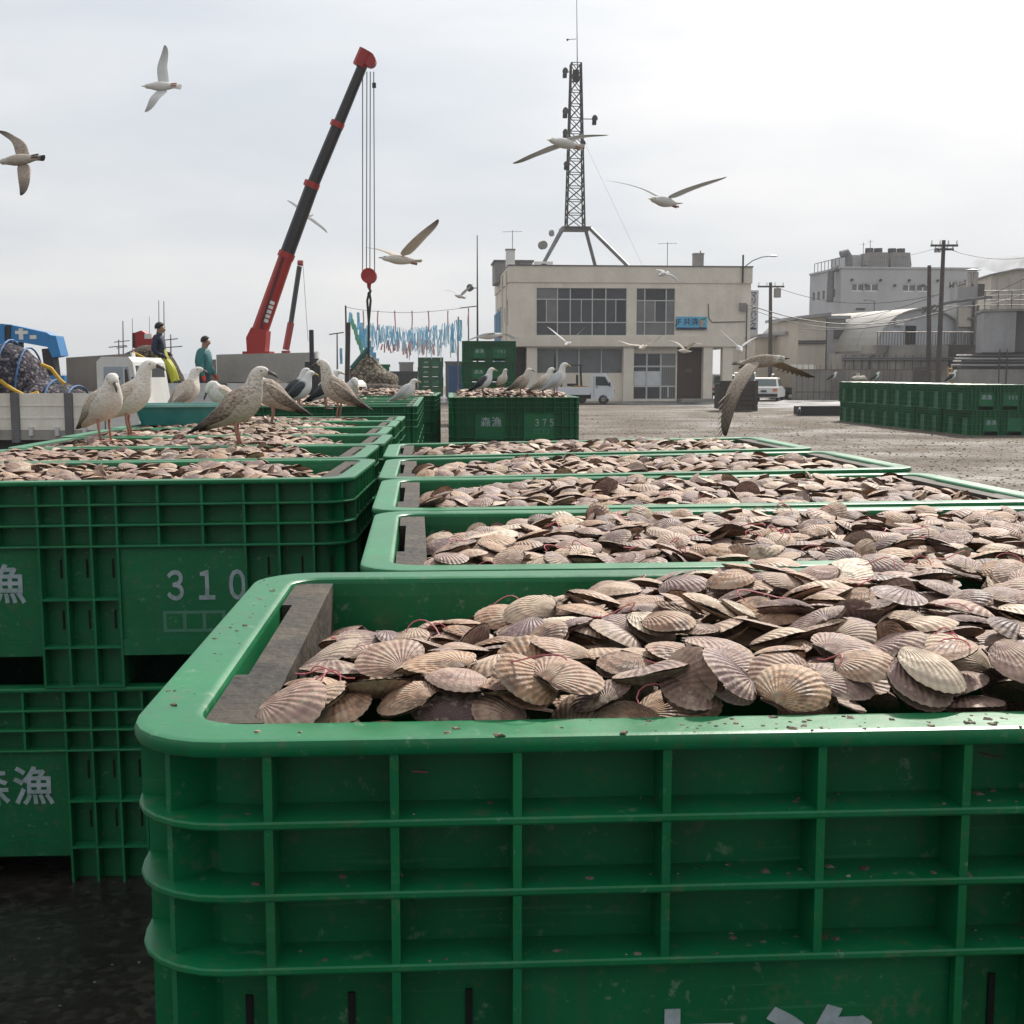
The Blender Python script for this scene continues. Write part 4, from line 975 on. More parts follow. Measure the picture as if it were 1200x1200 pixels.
MB().box(0, (1139-1118.5)*s, 0, 2.5, zat(405, d), zat(336, d)).build('casing', FGRY2, t); MB().box(.1, (1138-1118.5)*s, -.2, -.01, zat(383, d), zat(361, d)).build('tank', FTAN, t)
for px in (1134, 1141.5): m = MB(); m.tube([((px-1118.5)*s, .5, zat(415, d)), ((px-1118.5)*s, .5, zat(318, d))], .2, 12); m.build('flue', M('flue_metal', (.42, .40, .38), .35, (.2, .15, .11), .5, 1.5, metal=.6, streak=.5), t)
m = MB(); m.tube([((1137.5-1118.5)*s, .5, zat(316, d)), ((1137.5-1118.5)*s, .5, zat(314.6, d))], [.6, .25], 12); m.build('flue_cap', DKSTEEL, t)
m = MB(); m.box((1137-1118.5)*s, (1152-1118.5)*s, .4, 1.6, zat(350, d), zat(332, d)); m.build('duct', DKSTEEL, t)
m = MB(); m.box((1130-1118.5)*s, (1150-1118.5)*s, -.4, 0, zat(374, d), zat(372.5, d)); m.build('platform', STEEL, t)
for k in range(4): m = MB(); m.tube([((1136+5*k-1118.5)*s, -.3, 0), ((1136+5*k-1118.5)*s, -.3, zat(352+6*k, d))], .10, 7); m.build('stand_pipe', (DKSTEEL, STEEL)[k % 2], t)
m = MB(); m.tube([((1068-1118.5)*s, -2, zat(363, d)), ((1100-1118.5)*s, -1.6, zat(355.5, d)), ((1152-1118.5)*s, -1, zat(348.5, d))], .13, 8); m.build('pipe_bridge', STEEL, t)
m = MB()
for k in range(3): m.tube([((1068+6*k-1118.5)*s, -2, zat(369-k, d)), ((1075+6*k-1118.5)*s, -2, zat(362-k, d))], .04, 5)
m.build('pipe_brackets', DKSTEEL, t)
m = MB()
for k in range(18): m.tube([((1105+2*k-1118.5)*s, -1.5, zat(404, d)), ((1105+2*k-1118.5)*s, -1.5, zat(389, d))], .02, 4)
stuff(m.build('railing', DKSTEEL, t))
# steam above the tan building
sv = P(1178, 309, 104); m = MB()
rs2 = random.Random(3)
ste = bpy.data.materials.new('steam'); ste.use_nodes = True; tt = ste.node_tree; tt.nodes.clear()
ov = tt.nodes.new('ShaderNodeOutputMaterial'); pv = tt.nodes.new('ShaderNodeVolumePrincipled'); pv.inputs['Color'].default_value = (.9, .9, .9, 1)
tcv = tt.nodes.new('ShaderNodeTexCoord'); nv_ = tt.nodes.new('ShaderNodeTexNoise'); nv_.inputs['Scale'].default_value = 1.1; nv_.inputs['Detail'].default_value = 4; tt.links.new(tcv.outputs['Object'], nv_.inputs['Vector'])
tt.links.new(rng(tt, nv_.outputs['Fac'], .42, .66, 0, .9), pv.inputs['Density']); tt.links.new(pv.outputs[0], ov.inputs['Volume'])
import bmesh
bm = bmesh.new(); bmesh.ops.create_icosphere(bm, subdivisions=3, radius=1)
for vv in bm.verts: vv.co = Vector((vv.co.x*2.7, vv.co.y*1.2, vv.co.z*.72))*(1+.25*mnoise.noise(vv.co*1.7))
me = bpy.data.meshes.new('steam'); bm.to_mesh(me); bm.free(); me.materials.append(ste)
o = obj('steam', me, None, sv); stuff(o); tag(o, 'thin grey-white steam drifting above the tan building', 'steam')
# utility poles and wires
def wood_pole(px, pyb, pyt, d, label, lean=0, arms=()):
    b = P(px, pyb, d); t = thing('utility_pole', label, 'pole', (b.x, d, 0), 0, 'utility poles'); top = P(px+lean, pyt, d)
    MB().tube([(0, 0, 0), (top.x-b.x, 0, top.z)], [.17, .11], 10).build('pole', TIMBER, t)
    for py, hw in arms:
        q = P(px+lean*.95, py, d); x = q.x-b.x
        ar = MB().box(x-hw, x+hw, -.18, -.08, q.z-.06, q.z+.06).build('crossarm', DKSTEEL, t)
        for k in range(4): xx = x-hw*.92+hw*.613*k; MB().tube([(xx, -.13, q.z+.06), (xx, -.13, q.z+.3)], [.05, .035], 6).build('insulator', WHITE, ar)
    return t, top
tA, pA = wood_pole(1089, 447, 311, 76, 'bare wooden pole standing left of the crossarm pole')
tB, pB = wood_pole(1099, 447, 281.5, 74, 'tall wooden utility pole with crossarm and insulators', 7, ((288, .8), (292.5, .55)))
m = MB(); m.tube([(-.25, -.1, P(0, 296, 74).z), (-.25, -.1, P(0, 292, 74).z)], .09, 8); m.tube([(-.45, -.1, P(0, 296, 74).z), (-.45, -.1, P(0, 292, 74).z)], .09, 8); m.build('fuse_holder', GREYC, tB)
tC, pC = wood_pole(903, 440, 331, 90, 'slim utility pole with round transformer behind the hanging sign', 0, ((336, .95),))
q = P(903, 342, 90); MB().tube([(.35, 0, q.z-.4), (.35, 0, q.z+.25)], .26, 12).build('transformer', GREYC, tC)
WIRE = 'overhead wires'
def wire(a, b, sag, label, r=.018):
    pts = [a.lerp(b, k/12)+Vector((0, 0, -sag*4*(k/12)*(1-k/12))) for k in range(13)]
    o = MB().tube(pts, r, 5).build('overhead_wire', DKSTEEL); tag(o, label, 'wire', WIRE)
wire(P(877, 357, 72.5), P(1110, 363, 76), 1.0, 'thick sagging cable from the beige building corner to the crossarm pole', .03)
wire(P(877, 361, 72.5), P(1089, 368, 76), 1.0, 'second cable just below the thick cable from the beige building')
wire(P(908, 336, 90), P(1095, 346, 76), .8, 'wire running from the transformer pole across the pale factory front')
wire(P(904, 372, 92), P(1103, 344, 74), .8, 'wire rising over the tan shed towards the crossarm pole')
wire(P(936, 385, 90), P(1210, 322, 80), 1.2, 'long wire rising past both poles to the right edge', .024)
wire(P(1107, 290, 74), P(1230, 296, 70), .5, 'topmost wire from the crossarm to the right edge')
wire(P(1107, 288, 74), P(1003, 305, 110), .3, 'thin wire from the crossarm towards the cooling towers', .012)
wire(P(1096, 357, 76), P(1230, 330, 78), .6, 'wire from the bare pole up past the tan building')
wire(P(936, 388, 90), P(1068, 364, 88), .3, 'dark service cable draped along the tan shed top')
# distant lamp posts, aerials
for px, py, d, lbl in ((918, 389, 120, 'thin far lamp post right of the transformer pole'), (934, 386, 120, 'far lamp post above the tall tan shed eave'), (1022, 353, 110, 'lamp post in front of the pale factory wall')):
    b = P(px, 436, d); t = thing('lamp_post', lbl, 'lamp', (b.x, d, 0)); z = zat(py, d)
    MB().tube([(0, 0, 0), (0, 0, z)], .06, 6).build('pole', STEEL, t); MB().tube([(0, 0, z), (-.5, 0, z+.15), (-.9, 0, z+.1)], [.05, .06, .1], 6).build('lamp_head', GREYC, t)
for px, lbl in ((1011, 'left thin roof aerial above the pale factory'), (1019, 'right thin roof aerial above the pale factory')):
    b = P(px, 314, 120); t = thing('roof_aerial', lbl, 'aerial', (b.x, 120, b.z)); h = zat(281 if px > 1015 else 284, 120)-b.z
    MB().tube([(0, 0, 0), (0, 0, h)], .03, 5).build('pole', STEEL, t); MB().tube([(-.3, 0, h-.2), (.3, 0, h-.15)], .02, 5).build('boom', STEEL, t)
# rubble heap by the fence
bm = bmesh.new(); bmesh.ops.create_icosphere(bm, subdivisions=4, radius=1)
for vv in bm.verts:
    n_ = mnoise.noise(vv.co*3)*.35+mnoise.noise(vv.co*9)*.2; vv.co = Vector((vv.co.x*1.5, vv.co.y*.8, max(-.1, vv.co.z*.62)))*(1+n_)
me = bpy.data.meshes.new('rubble_heap'); bm.to_mesh(me); bm.free(); me.materials.append(GREYC)
o = obj('rubble_heap', me, None, PZ(968, 466, 0)); tag(o, 'low pale rubble heap on the roadside beyond the black tray', 'rubble')

# ------------------------------------------------------------------ trucks, cranes and crew on the left
TRUCKW = M('truck_side_cream', (.80, .77, .69), .55, (.50, .44, .36), .55, 1.6, streak=.4)
TRUCKG = M('truck_side_grey', (.60, .60, .60), .5, (.38, .37, .36), .5, 1.5, streak=.3)
BOARDB = M('worn_brown_board', (.26, .23, .20), .75, (.13, .10, .08), .8, .9, streak=.3)
BOARDG = M('worn_grey_board', (.36, .35, .325), .6, (.2, .175, .15), .7, .8, streak=.2)
CBLUE = M('crane_blue', (.03, .20, .46), .4, (.02, .12, .3), .4, 2); CRED = M('crane_red', (.36, .022, .02), .4, (.2, .015, .012), .4, 2)
CBLACK = M('crane_black', (.02, .02, .023), .4, (.045, .042, .04), .5, 2)
YELROPE = M('yellow_rope', (.55, .33, .03), .8); AMBER = M('amber_lamp', (.7, .18, .02), .4); REDL = M('red_lamp', (.45, .02, .02), .35)
def pile_material(name, c0, c1, c2, scale):
    m, t, b = nodes(name); L = t.links.new; tc = mk(t, 'ShaderNodeTexCoord')
    v = mk(t, 'ShaderNodeTexVoronoi', Scale=scale); L(tc.outputs['Object'], v.inputs['Vector']); s = mk(t, 'ShaderNodeSeparateColor'); L(v.outputs['Color'], s.inputs[0])
    c = mixrgb(t, s.outputs[0], c0, c1); c = mixrgb(t, rng(t, s.outputs[1], .7, .8), c, c2); c = mixrgb(t, rng(t, v.outputs['Distance'], .35, .7, 0, .8), c, tuple(x*.25 for x in c0)); L(c, b.inputs['Base Color'])
    bp = mk(t, 'ShaderNodeBump', Strength=.8, Distance=.018); L(mth(t, 'MULTIPLY', v.outputs['Distance'], -1.), bp.inputs['Height']); L(bp.outputs[0], b.inputs['Normal']); b.inputs['Roughness'].default_value = .85; b.inputs['Specular IOR Level'].default_value = .15
    return m
MUSSEL = pile_material('blue_grey_shells', (.035, .033, .046), (.085, .077, .095), (.20, .18, .19), 19)
BROWNPILE = pile_material('brown_shells', (.04, .032, .024), (.10, .078, .056), (.15, .12, .09), 20)
NETBLUE = M('blue_net', (.03, .13, .32), .7)
def blob(name, mat, center, dims, parent=None, seed=0, bump=.12, sub=4, flat=-.55):
    bm = bmesh.new(); bmesh.ops.create_icosphere(bm, subdivisions=sub, radius=1)
    o = Vector((seed*3.7, seed*1.3, 0))
    for v in bm.verts:
        n = mnoise.noise(v.co*1.6+o)*bump+mnoise.noise(v.co*6+o)*bump*.35+mnoise.noise(v.co*15+o)*bump*.22
        c = v.co*(1+n); v.co = Vector((c.x*dims[0], c.y*dims[1], max(flat, c.z)*dims[2]))
    me = bpy.data.meshes.new(name); bm.to_mesh(me); bm.free(); me.materials.append(mat); me.polygons.foreach_set('use_smooth', [True]*len(me.polygons))
    return obj(name, me, parent, center)
def wheel(parent, x, y, z, r, w=.2):
    tyre = MB().loft([[Vector((x+rr_*math.cos(a), y+yy, z+rr_*math.sin(a))) for a in [2*math.pi*k/18 for k in range(18)]] for rr_, yy in ((r*.6, -w/2), (r*.93, -w/2), (r, -w*.3), (r, w*.3), (r*.93, w/2), (r*.6, w/2))], cap=True).build('tyre', BLACK, parent)
    MB().tube([(x, y-w/2-.012, z), (x, y-w/2+.03, z)], [r*.42, r*.56], 14).build('rim', GREYC, tyre)
    return tyre
def flatbed(name, label, x0, x1, d, ztop, zbot, depth, mat, posts, badge=None):
    t = thing(name, label, 'truck', ((x0+x1)/2, d, 0)); cx = (x0+x1)/2
    ps = sorted(posts); edges = [x0]+ps+[x1]
    for a, b in zip(edges, edges[1:]):
        pn = MB().box(a-cx+.07, b-cx-.07, 0, .05, zbot, ztop).build('side_board', mat, t)
        n = 3
        for k in range(1, n): MB().box(a-cx+.07, b-cx-.07, -.008, -.001, zbot+(ztop-zbot)*k/n-.012, zbot+(ztop-zbot)*k/n+.012).build('rib', mat, pn)
        k = a-cx+.25
        while k < b-cx-.15: MB().box(k-.03, k+.03, -.05, -.003, zbot-.09, zbot+.05).build('hinge', TRUCKG, pn); k += .42
    for p in ps: MB().box(p-cx-.065, p-cx+.065, -.03, .06, zbot-.2, ztop+.01).build('stanchion', STEEL, t)
    MB().box(x0-cx, x1-cx, .0, depth, zbot-.16, zbot-.005).build('bed', BOARDG, t)
    MB().box(x0-cx, x1-cx, depth-.05, depth, zbot, ztop).build('side_board', mat, t)
    MB().box(x0-cx+.1, x1-cx+.3, .3, depth-.3, .45, zbot-.165).build('chassis', DKSTEEL, t)
    for px in (x0-cx+.9, x0-cx+1.7): wheel(t, px, .18, .36, .36, .24)
    return t
# truck A: cream sides, cab to the right
dA = 20.; XA = lambda px: P(px, 460, dA).x
ztA, zbA = P(60, 461, dA).z, P(60, 504, dA).z
tA_ = flatbed('flatbed_truck', 'cream-sided flatbed truck loaded with netted blue-grey shells, cab to the right', XA(-190), XA(119), dA, ztA, zbA, 2.0, TRUCKW, [XA(-85), XA(17), XA(80)])
cxA = tA_.location.x
def cab(t, cx, x0, x1, y0, y1, z0, z1, mat):
    w = x1-x0
    prof = [(x0, z0), (x1, z0), (x1+.03, z0+(z1-z0)*.5), (x1-.10*w, z1-.08), (x1-.2*w, z1), (x0+.08, z1), (x0, z1-.08)]
    c = MB().prism([(a-cx, b) for a, b in prof], 'y', y0, y1).build('cab', mat, t)
    zs = z0+(z1-z0)*.52
    MB().prism([(x0-cx+.18*w, zs), (x1-cx-.10*w, zs), (x1-cx-.22*w, z1-.16), (x0-cx+.18*w, z1-.16)], 'y', y0-.012, y0-.002).build('side_window', glass_dark('cab_glass', (.20, .23, .26), .1), c)
    MB().prism([(x1-cx-.30*w, zs+.03), (x1-cx-.14*w, zs+.03), (x1-cx-.235*w, z1-.2), (x1-cx-.30*w, z1-.2)], 'y', y0-.016, y0-.0125).build('quarter_window', PANE, c); MB().box(x1-cx-.33*w, x1-cx-.30*w, y0-.02, y0-.0121, zs, z1-.17).build('window_pillar', mat, c)
    MB().prism([(x1-cx-.005, zs+.02), (x1-cx+.008, zs+.02), (x1-cx-.085*w+.006, z1-.14), (x1-cx-.085*w-.01, z1-.14)], 'y', y0+.12, y1-.12).build('windscreen', PANE, c)
    MB().box(x0-cx+.16*w, x0-cx+.162*w+.01, y0-.014, y0-.003, z0+.25, zs).build('door_seam', DKSTEEL, c)
    MB().box(x0-cx+.3*w, x0-cx+.45*w, y0-.03, y0-.003, zs-.14, zs-.10).build('door_handle', DKSTEEL, c)
    MB().box(x1-cx-.02, x1-cx+.09, y0-.22, y0-.05, zs+.05, zs+.42).build('mirror', BLACK, c)
    MB().box(x1-cx+.0, x1-cx+.05, y0+.1, y0+.4, z0+.18, z0+.36).build('headlamp', WHITE, c)
    wheel(t, x0-cx+w*.62, y0+.16, .36, .36, .24)
cab(tA_, cxA, XA(113), XA(160), .05, 1.9, .45, P(130, 418, dA).z, WHITE)
hb = MB().prism([(XA(28)-cxA, zbA), (XA(119)-cxA, zbA), (XA(112)-cxA, P(60, 412, dA).z), (XA(28)-cxA, P(60, 417.5, dA).z)], 'y', 1.955, 2.03).build('tall_board', BOARDB, tA_)
MB().prism([(XA(119)-cxA, ztA), (XA(121)-cxA, ztA), (XA(114)-cxA, P(60, 411, dA).z), (XA(112)-cxA, P(60, 411, dA).z)], 'y', 1.9, 2.08).build('board_edge', WHITE, tA_)
MB().box(XA(89)-cxA, XA(92.5)-cxA, -.03, .02, zbA-.3, zbA-.18).build('marker_lamp', AMBER, tA_)
for i, (px, py, w, h, lbl) in enumerate(((8, 450, 1.05, .80, 'largest heap of blue-grey shells in blue net at the left edge'), (50, 450, .62, .48, 'middle netted bundle of blue-grey shells on the cream truck'), (79, 450, .45, .42, 'right-hand netted bundle of blue-grey shells against the brown board'))):
    c = P(px, 462, dA+.9); t = thing('shell_bundle', lbl, 'shell bundle', (c.x, dA+.9, zbA), 0, 'netted shell bundles on the cream truck')
    blob('shells', MUSSEL, (0, 0, h*.5), (w*.72, .75, h*1.25), t, seed=i+1, bump=.09)
    for q in (-.45, .15, .55) if i == 0 else (.55,):
        rg_ = [Vector((w*.72*q, .765*math.cos(a)*math.sqrt(1-q*q*.8)*1.06, h*.5+h*1.27*math.sin(a)*math.sqrt(1-q*q*.8)*1.06)) for a in [math.pi*k/14-.1 for k in range(16)]]
        MB().tube(rg_, .017, 6).build('net_rope', NETBLUE, t)
for pts, lbl in (([(0, 446), (8, 452), (18, 458), (30, 464), (38, 462), (45, 460)], 'yellow rope trailing over the cream truck side at left'), ([(48, 427), (60, 432), (66, 440), (71, 446), (76, 450)], 'knotted yellow rope lying over the right-hand shell bundle')):
    p3 = [P(a, b, dA+.12 if pts[0][0] == 0 else dA+.12) for a, b in pts]; o = MB().tube(p3, .032, 6).build('yellow_rope', YELROPE); tag(o, lbl, 'rope', 'yellow ropes on the load')
# blue loader crane behind truck A
dC = 23.; t = thing('loader_crane', 'folded blue loader crane arm above the netted shells', 'crane', (P(40, 436, dC).x, dC, 0)); cx = t.location.x
def Q(px, py, dd=0): v = P(px, py, dC+dd); return (v.x-cx, v.z)
MB().prism([Q(16, 381), Q(58, 390), Q(63, 393), Q(60, 407), Q(15, 399)], 'y', -.16, .16).build('main_boom', CBLUE, t)
MB().prism([Q(-14, 379), Q(10, 380), Q(11, 412), Q(3, 407), Q(-14, 405)], 'y', -.2, .2).build('boom_head', CBLUE, t)
MB().prism([Q(11, 381), Q(17, 381.5), Q(16, 399.5), Q(11, 398.5)], 'y', -.19, .19).build('collar', CBLACK, t)
MB().prism([Q(63, 393), Q(70, 394), Q(76, 417), Q(66, 419), Q(60, 406)], 'y', -.2, .2).build('knuckle', CBLUE, t)
MB().prism([Q(52, 409), Q(64, 408), Q(68, 440), Q(56, 440)], 'y', -.14, .14).build('inner_arm', CBLACK, t)
m = MB(); a = Q(63, 440); m.box(a[0]-.3, a[0]+.3, -.3, .3, 0, a[1]); m.build('column', CBLUE, t)
m = MB(); a, b = Q(22, 393), Q(37, 397)
m.box(a[0], b[0], -.168, -.162, (a[1]+b[1])/2+.05, (a[1]+b[1])/2+.11); cxm = (a[0]+b[0])/2; m.box(cxm-.05, cxm+.03, -.169, -.1621, b[1]-.02, a[1]+.12); q = Q(39, 395); m.box(q[0], q[0]+.12, -.168, -.162, q[1]-.04, q[1]+.03); m.build('lettering', WHITE, t)
m = MB(); a = Q(17, 401); m.box(a[0], a[0]+.14, -.08, .08, a[1]-.1, a[1]); m.build('hook', CBLACK, t)
# truck B: grey sides, brown load, crew
dB = 25.; XB_ = lambda px: P(px, 450, dB).x
ztB, zbB = P(200, 449, dB).z, P(200, 493, dB).z
tB_ = flatbed('flatbed_truck', 'grey-sided flatbed truck where two crew stand on the bed', XB_(166), XB_(356), dB, ztB, zbB, 2.1, TRUCKG, [XB_(171), XB_(262), XB_(350)])
cxB = tB_.location.x
MB().box(XB_(178)-cxB, XB_(194)-cxB, -.03, -.01, P(0, 487.5, dB).z, P(0, 483.5, dB).z).build('badge', BLACK, tB_)
o = obj('lettering', text_mesh('ISUZU', .075, GREYC, .02, .001), tB_, (XB_(186)-cxB, -.032, P(0, 485.5, dB).z)); o.rotation_euler.x = math.pi/2
MB().prism([(XB_(226)-cxB, zbB), (XB_(354)-cxB, zbB), (XB_(352)-cxB, P(0, 411, dB).z), (XB_(236)-cxB, P(0, 413.5, dB).z), (XB_(226)-cxB, P(0, 414, dB).z)], 'y', 2.05, 2.11).build('tall_board', BOARDG, tB_)
MB().box(XB_(203)-cxB, XB_(225)-cxB, 2.05, 2.1, zbB, P(0, 420, dB).z).build('tall_board', BOARDB, tB_)
MB().prism([(XB_(354)-cxB, zbB), (XB_(357)-cxB, zbB), (XB_(355)-cxB, P(0, 410, dB).z), (XB_(352)-cxB, P(0, 410, dB).z)], 'y', 1.95, 2.2).build('board_edge', WHITE, tB_)
cab(tB_, cxB, XB_(372), XB_(420), .1, 2.0, .45, P(0, 446, dB).z, WHITE)
m = MB()
for px, py in ((362, 386), (366, 420), (359, 424), (371, 428)): v = P(px, py, dB+.6); m.tube([(v.x-cxB, .9, zbB), (v.x-cxB, .9, v.z)], .05 if px == 362 else .09, 7)
m.build('hydraulic_column', CBLACK, tB_)
t = thing('shell_bundle', 'long dark net bundle of brown shells on the grey truck', 'shell bundle', (P(172, 450, dB+1).x, dB+1, zbB), 0)
blob('shells', BROWNPILE, (0, 0, .55), (.82, .8, .95), t, seed=9, bump=.10)
m = MB(); m.tube([Vector((P(px, 450, dB+1).x-t.location.x, -.55+.02*k, P(px, py, dB+.45).z-zbB)) for k, (px, py) in enumerate(((166, 413), (176, 418), (188, 425), (198, 436)))], .03, 6); m.build('rope', YELROPE, t)
t = thing('shell_pile', 'brown shell pile at the right end of the grey truck bed', 'shell pile', (P(318, 455, dB+.9).x, dB+.9, zbB))
blob('shells', BROWNPILE, (0, 0, .3), (.55, .6, .55), t, seed=12, bump=.12)
# small red crane behind the brown bundle
dR = 28.; t = thing('loader_crane', 'short red crane arm rising behind the crewman in yellow', 'crane', (P(172, 436, dR).x, dR, 0)); cx = t.location.x
def Q2(px, py): v = P(px, py, dR); return (v.x-cx, v.z)
MB().prism([Q2(158, 391), Q2(168, 387.5), Q2(184, 398), Q2(184, 412), Q2(166, 404), Q2(166, 409), Q2(159, 408)], 'y', -.17, .17).build('boom', CRED, t)
MB().prism([Q2(170, 404), Q2(186, 412), Q2(186, 418), Q2(168, 408)], 'y', -.14, .14).build('inner_boom', CBLACK, t)
MB().prism([Q2(158, 391), Q2(160, 390), Q2(161, 408), Q2(158, 407)], 'y', -.2, .2).build('head_plate', CBLACK, t)
m = MB(); a = Q2(186, 416); m.tube([(a[0], 0, 0), (a[0], 0, a[1])], .2, 10); m.build('column', CRED, t)
m = MB(); a = Q2(172, 394); m.box(a[0], a[0]+.16, -.18, -.171, a[1]-.06, a[1]+.05); m.build('lettering', WHITE, t)
# the big telescopic crane with hook and sling
dK = 28.
t = thing('telescopic_crane', 'long telescopic crane, red at the base and black above, raised over the trucks', 'crane', (P(303, 436, dK).x, dK, 0)); cx = t.location.x
def K(px, py): v = P(px, py, dK); return Vector((v.x-cx, 0, v.z))
def boom(name, a, b, w0, w1, mat):
    A, B = K(*a), K(*b); ax = (B-A).normalized(); n = Vector((-ax.z, 0, ax.x)); yv = Vector((0, 1, 0)); rings = []
    for p, w in ((A, w0), (B, w1)):
        w = w*dK/FPX/2; rings.append([p+n*w*c+yv*w*.9*s for c, s in ((1, .55), (.6, 1), (-.5, 1), (-1, .5), (-1, -.5), (-.5, -1), (.6, -1), (1, -.55))])
    return MB().loft(rings).build(name, mat, t)
boom('boom_section', (303, 393), (337, 296), 18, 15.5, CRED); boom('boom_section', (335.5, 300), (367, 215), 15.5, 14.5, CBLACK); boom('boom_section', (366, 218), (397, 144), 13, 12.5, CBLACK); boom('boom_section', (396, 147), (427, 72), 11.5, 10.5, CBLACK)
boom('collar', (364, 220), (366.5, 213.5), 17, 17, CRED); boom('collar', (394, 149), (396.5, 143), 15, 15, CRED); boom('collar', (334, 303), (337, 296), 18, 18, CRED)
for k in range(2): m = MB(); m.tube([K(304+2*k, 402), K(308+2*k, 378), K(333+1.5*k, 302)], .010, 5); o = m.build('hose', CBLACK, t); o.location.y = -.19
hd = boom('boom_head', (421, 78), (430, 60), 15, 17, CRED); m = MB(); a = K(434, 72); m.tube([a+Vector((0, -.12, 0)), a+Vector((0, .12, 0))], .13, 12); m.build('sheave', CRED, hd)
MB().prism([(K(292, 412).x, K(0, 412).z), (K(313, 412).x, K(0, 412).z), (K(315, 388).x, K(0, 388).z), (K(297, 384).x, K(0, 384).z), (K(291, 396).x, K(0, 396).z)], 'y', -.25, .25).build('turret', CRED, t)
m = MB(); a = K(303, 412); m.box(a.x-.3, a.x+.3, -.3, .3, 0, a.z); m.build('column', CRED, t)
m = MB(); a, b = K(313, 378), K(322, 352); ax = (b-a).normalized(); n = Vector((-ax.z, 0, ax.x)); off = Vector((0, -.165, 0))
for k in range(5): p = a.lerp(b, k/5); q = a.lerp(b, (k+.7)/5); m.add([p+off-n*.05, q+off-n*.05, q+off+n*.06, p+off+n*.06], [(0, 1, 2, 3)])
m.build('lettering', WHITE, t)
for px0, px1 in ((425, 425), (430, 429.5), (434, 433.5), (438, 439)): m = MB(); m.tube([K(px0, 84), K(px1, 318)], .012, 5); m.build('cable', STEEL, t)
m = MB(); a = K(438.5, 100); m.box(a.x-.04, a.x+.04, -.04, .04, a.z-.05, a.z+.05); m.build('limit_switch', CBLACK, t)
a = K(432.5, 323.5); hk = MB().tube([a+Vector((0, -.11, 0)), a+Vector((0, -.13, 0)), a+Vector((0, .11, 0)), a+Vector((0, .13, 0))], [.1, .17, .17, .1], 18).build('hook_block', CRED, t)
MB().tube([a, K(432.5, 338)], [.07, .04], 8).build('hook_neck', CRED, hk)
m = MB(); m.tube([K(432.5, 337), K(434.2, 341), K(433, 345), K(431.3, 343)], .03, 6); m.build('hook', CBLACK, hk)
SLING = M('dark_sling', (.03, .035, .032), .8)
o = thing('lifting_sling', 'dark looped sling hanging from the red hook block', 'sling', K(432, 392)+Vector((cx, dK, 0)))
zz = o.location
for xo in (430.5, 434.5): MB().tube([K(432.8, 342)+Vector((cx, dK, 0))-zz, K(xo, 352)+Vector((cx, dK, 0))-zz, K(432.2, 378)+Vector((cx, dK, 0))-zz, K(432, 420)+Vector((cx, dK, 0))-zz], .028, 5).build('rope', SLING, o)
# the net of shells under the sling, and the lifting frame beside it
dn = 29.; c = P(431, 462, dn); t = thing('net_pile', 'grey-brown net cone of shells slumped under the crane hook', 'net', (c.x, dn, c.z-.15))
m = MB(); rings = []
for q in range(17):
    f = q/16; rx = 1.02*(1-f)**.85*(1-.12*math.sin(f*9))+.05; zc = 1.05*f
    rings.append([Vector((math.cos(a)*(1.0 if math.cos(a) > 0 else .72), .8*math.sin(a), 0))*rx*(1+.16*mnoise.noise(Vector((math.cos(a)*2.2, math.sin(a)*2.2, f*4)))+.09*mnoise.noise(Vector((math.cos(a)*7, math.sin(a)*7, f*9))))+Vector((0, 0, zc+.05*mnoise.noise(Vector((math.cos(a)*3, math.sin(a)*3, f*5))))) for a in [2*math.pi*k/40 for k in range(40)]])
m.loft(rings); me = m.mesh('net', pile_material('netted_shells', (.085, .07, .05), (.17, .145, .105), (.25, .22, .17), 15), True); obj('net', me, t)
blob('shells', BROWNPILE, (0, -.55, .02), (1.25, .6, .42), t, seed=21, bump=.14)
t = thing('lifting_boom', 'dark slanting strut with teal rope beside the shell net', 'strut', P(412, 432, 31)); b = t.location
MB().tube([(0, 0, 0), P(432, 408, 31)-b], .07, 7).build('strut', M('teal_strut', (.02, .12, .11), .5), t); MB().tube([(0, 0, 0), (0, 0, -.9)], .05, 6).build('post', DKSTEEL, t)
# second, far telescopic crane
dF = 70.; t = thing('telescopic_crane', 'thin far telescopic crane just right of the big one', 'crane', (P(336, 436, dF).x, dF, 0)); cx = t.location.x
for a, b, r_, mt_ in (((335, 410), (341, 378), .19, CRED), ((341, 378), (351, 312), .14, CBLACK)): MB().tube([P(*a, dF)-Vector((cx, dF, 0)), P(*b, dF)-Vector((cx, dF, 0))], r_, 6).build('boom_section', mt_, t)
MB().tube([P(349, 308, dF)-Vector((cx, dF, 0)), P(355, 308.5, dF)-Vector((cx, dF, 0))], .16, 8).build('boom_head', CRED, t); MB().tube([P(355, 309, dF)-Vector((cx, dF, 0)), P(361, 400, dF)-Vector((cx, dF, 0))], .012, 4).build('cable', STEEL, t)
MB().tube([(0, 0, 0), P(335, 411, dF)-Vector((cx, dF, 0))], .25, 8).build('column', CRED, t)

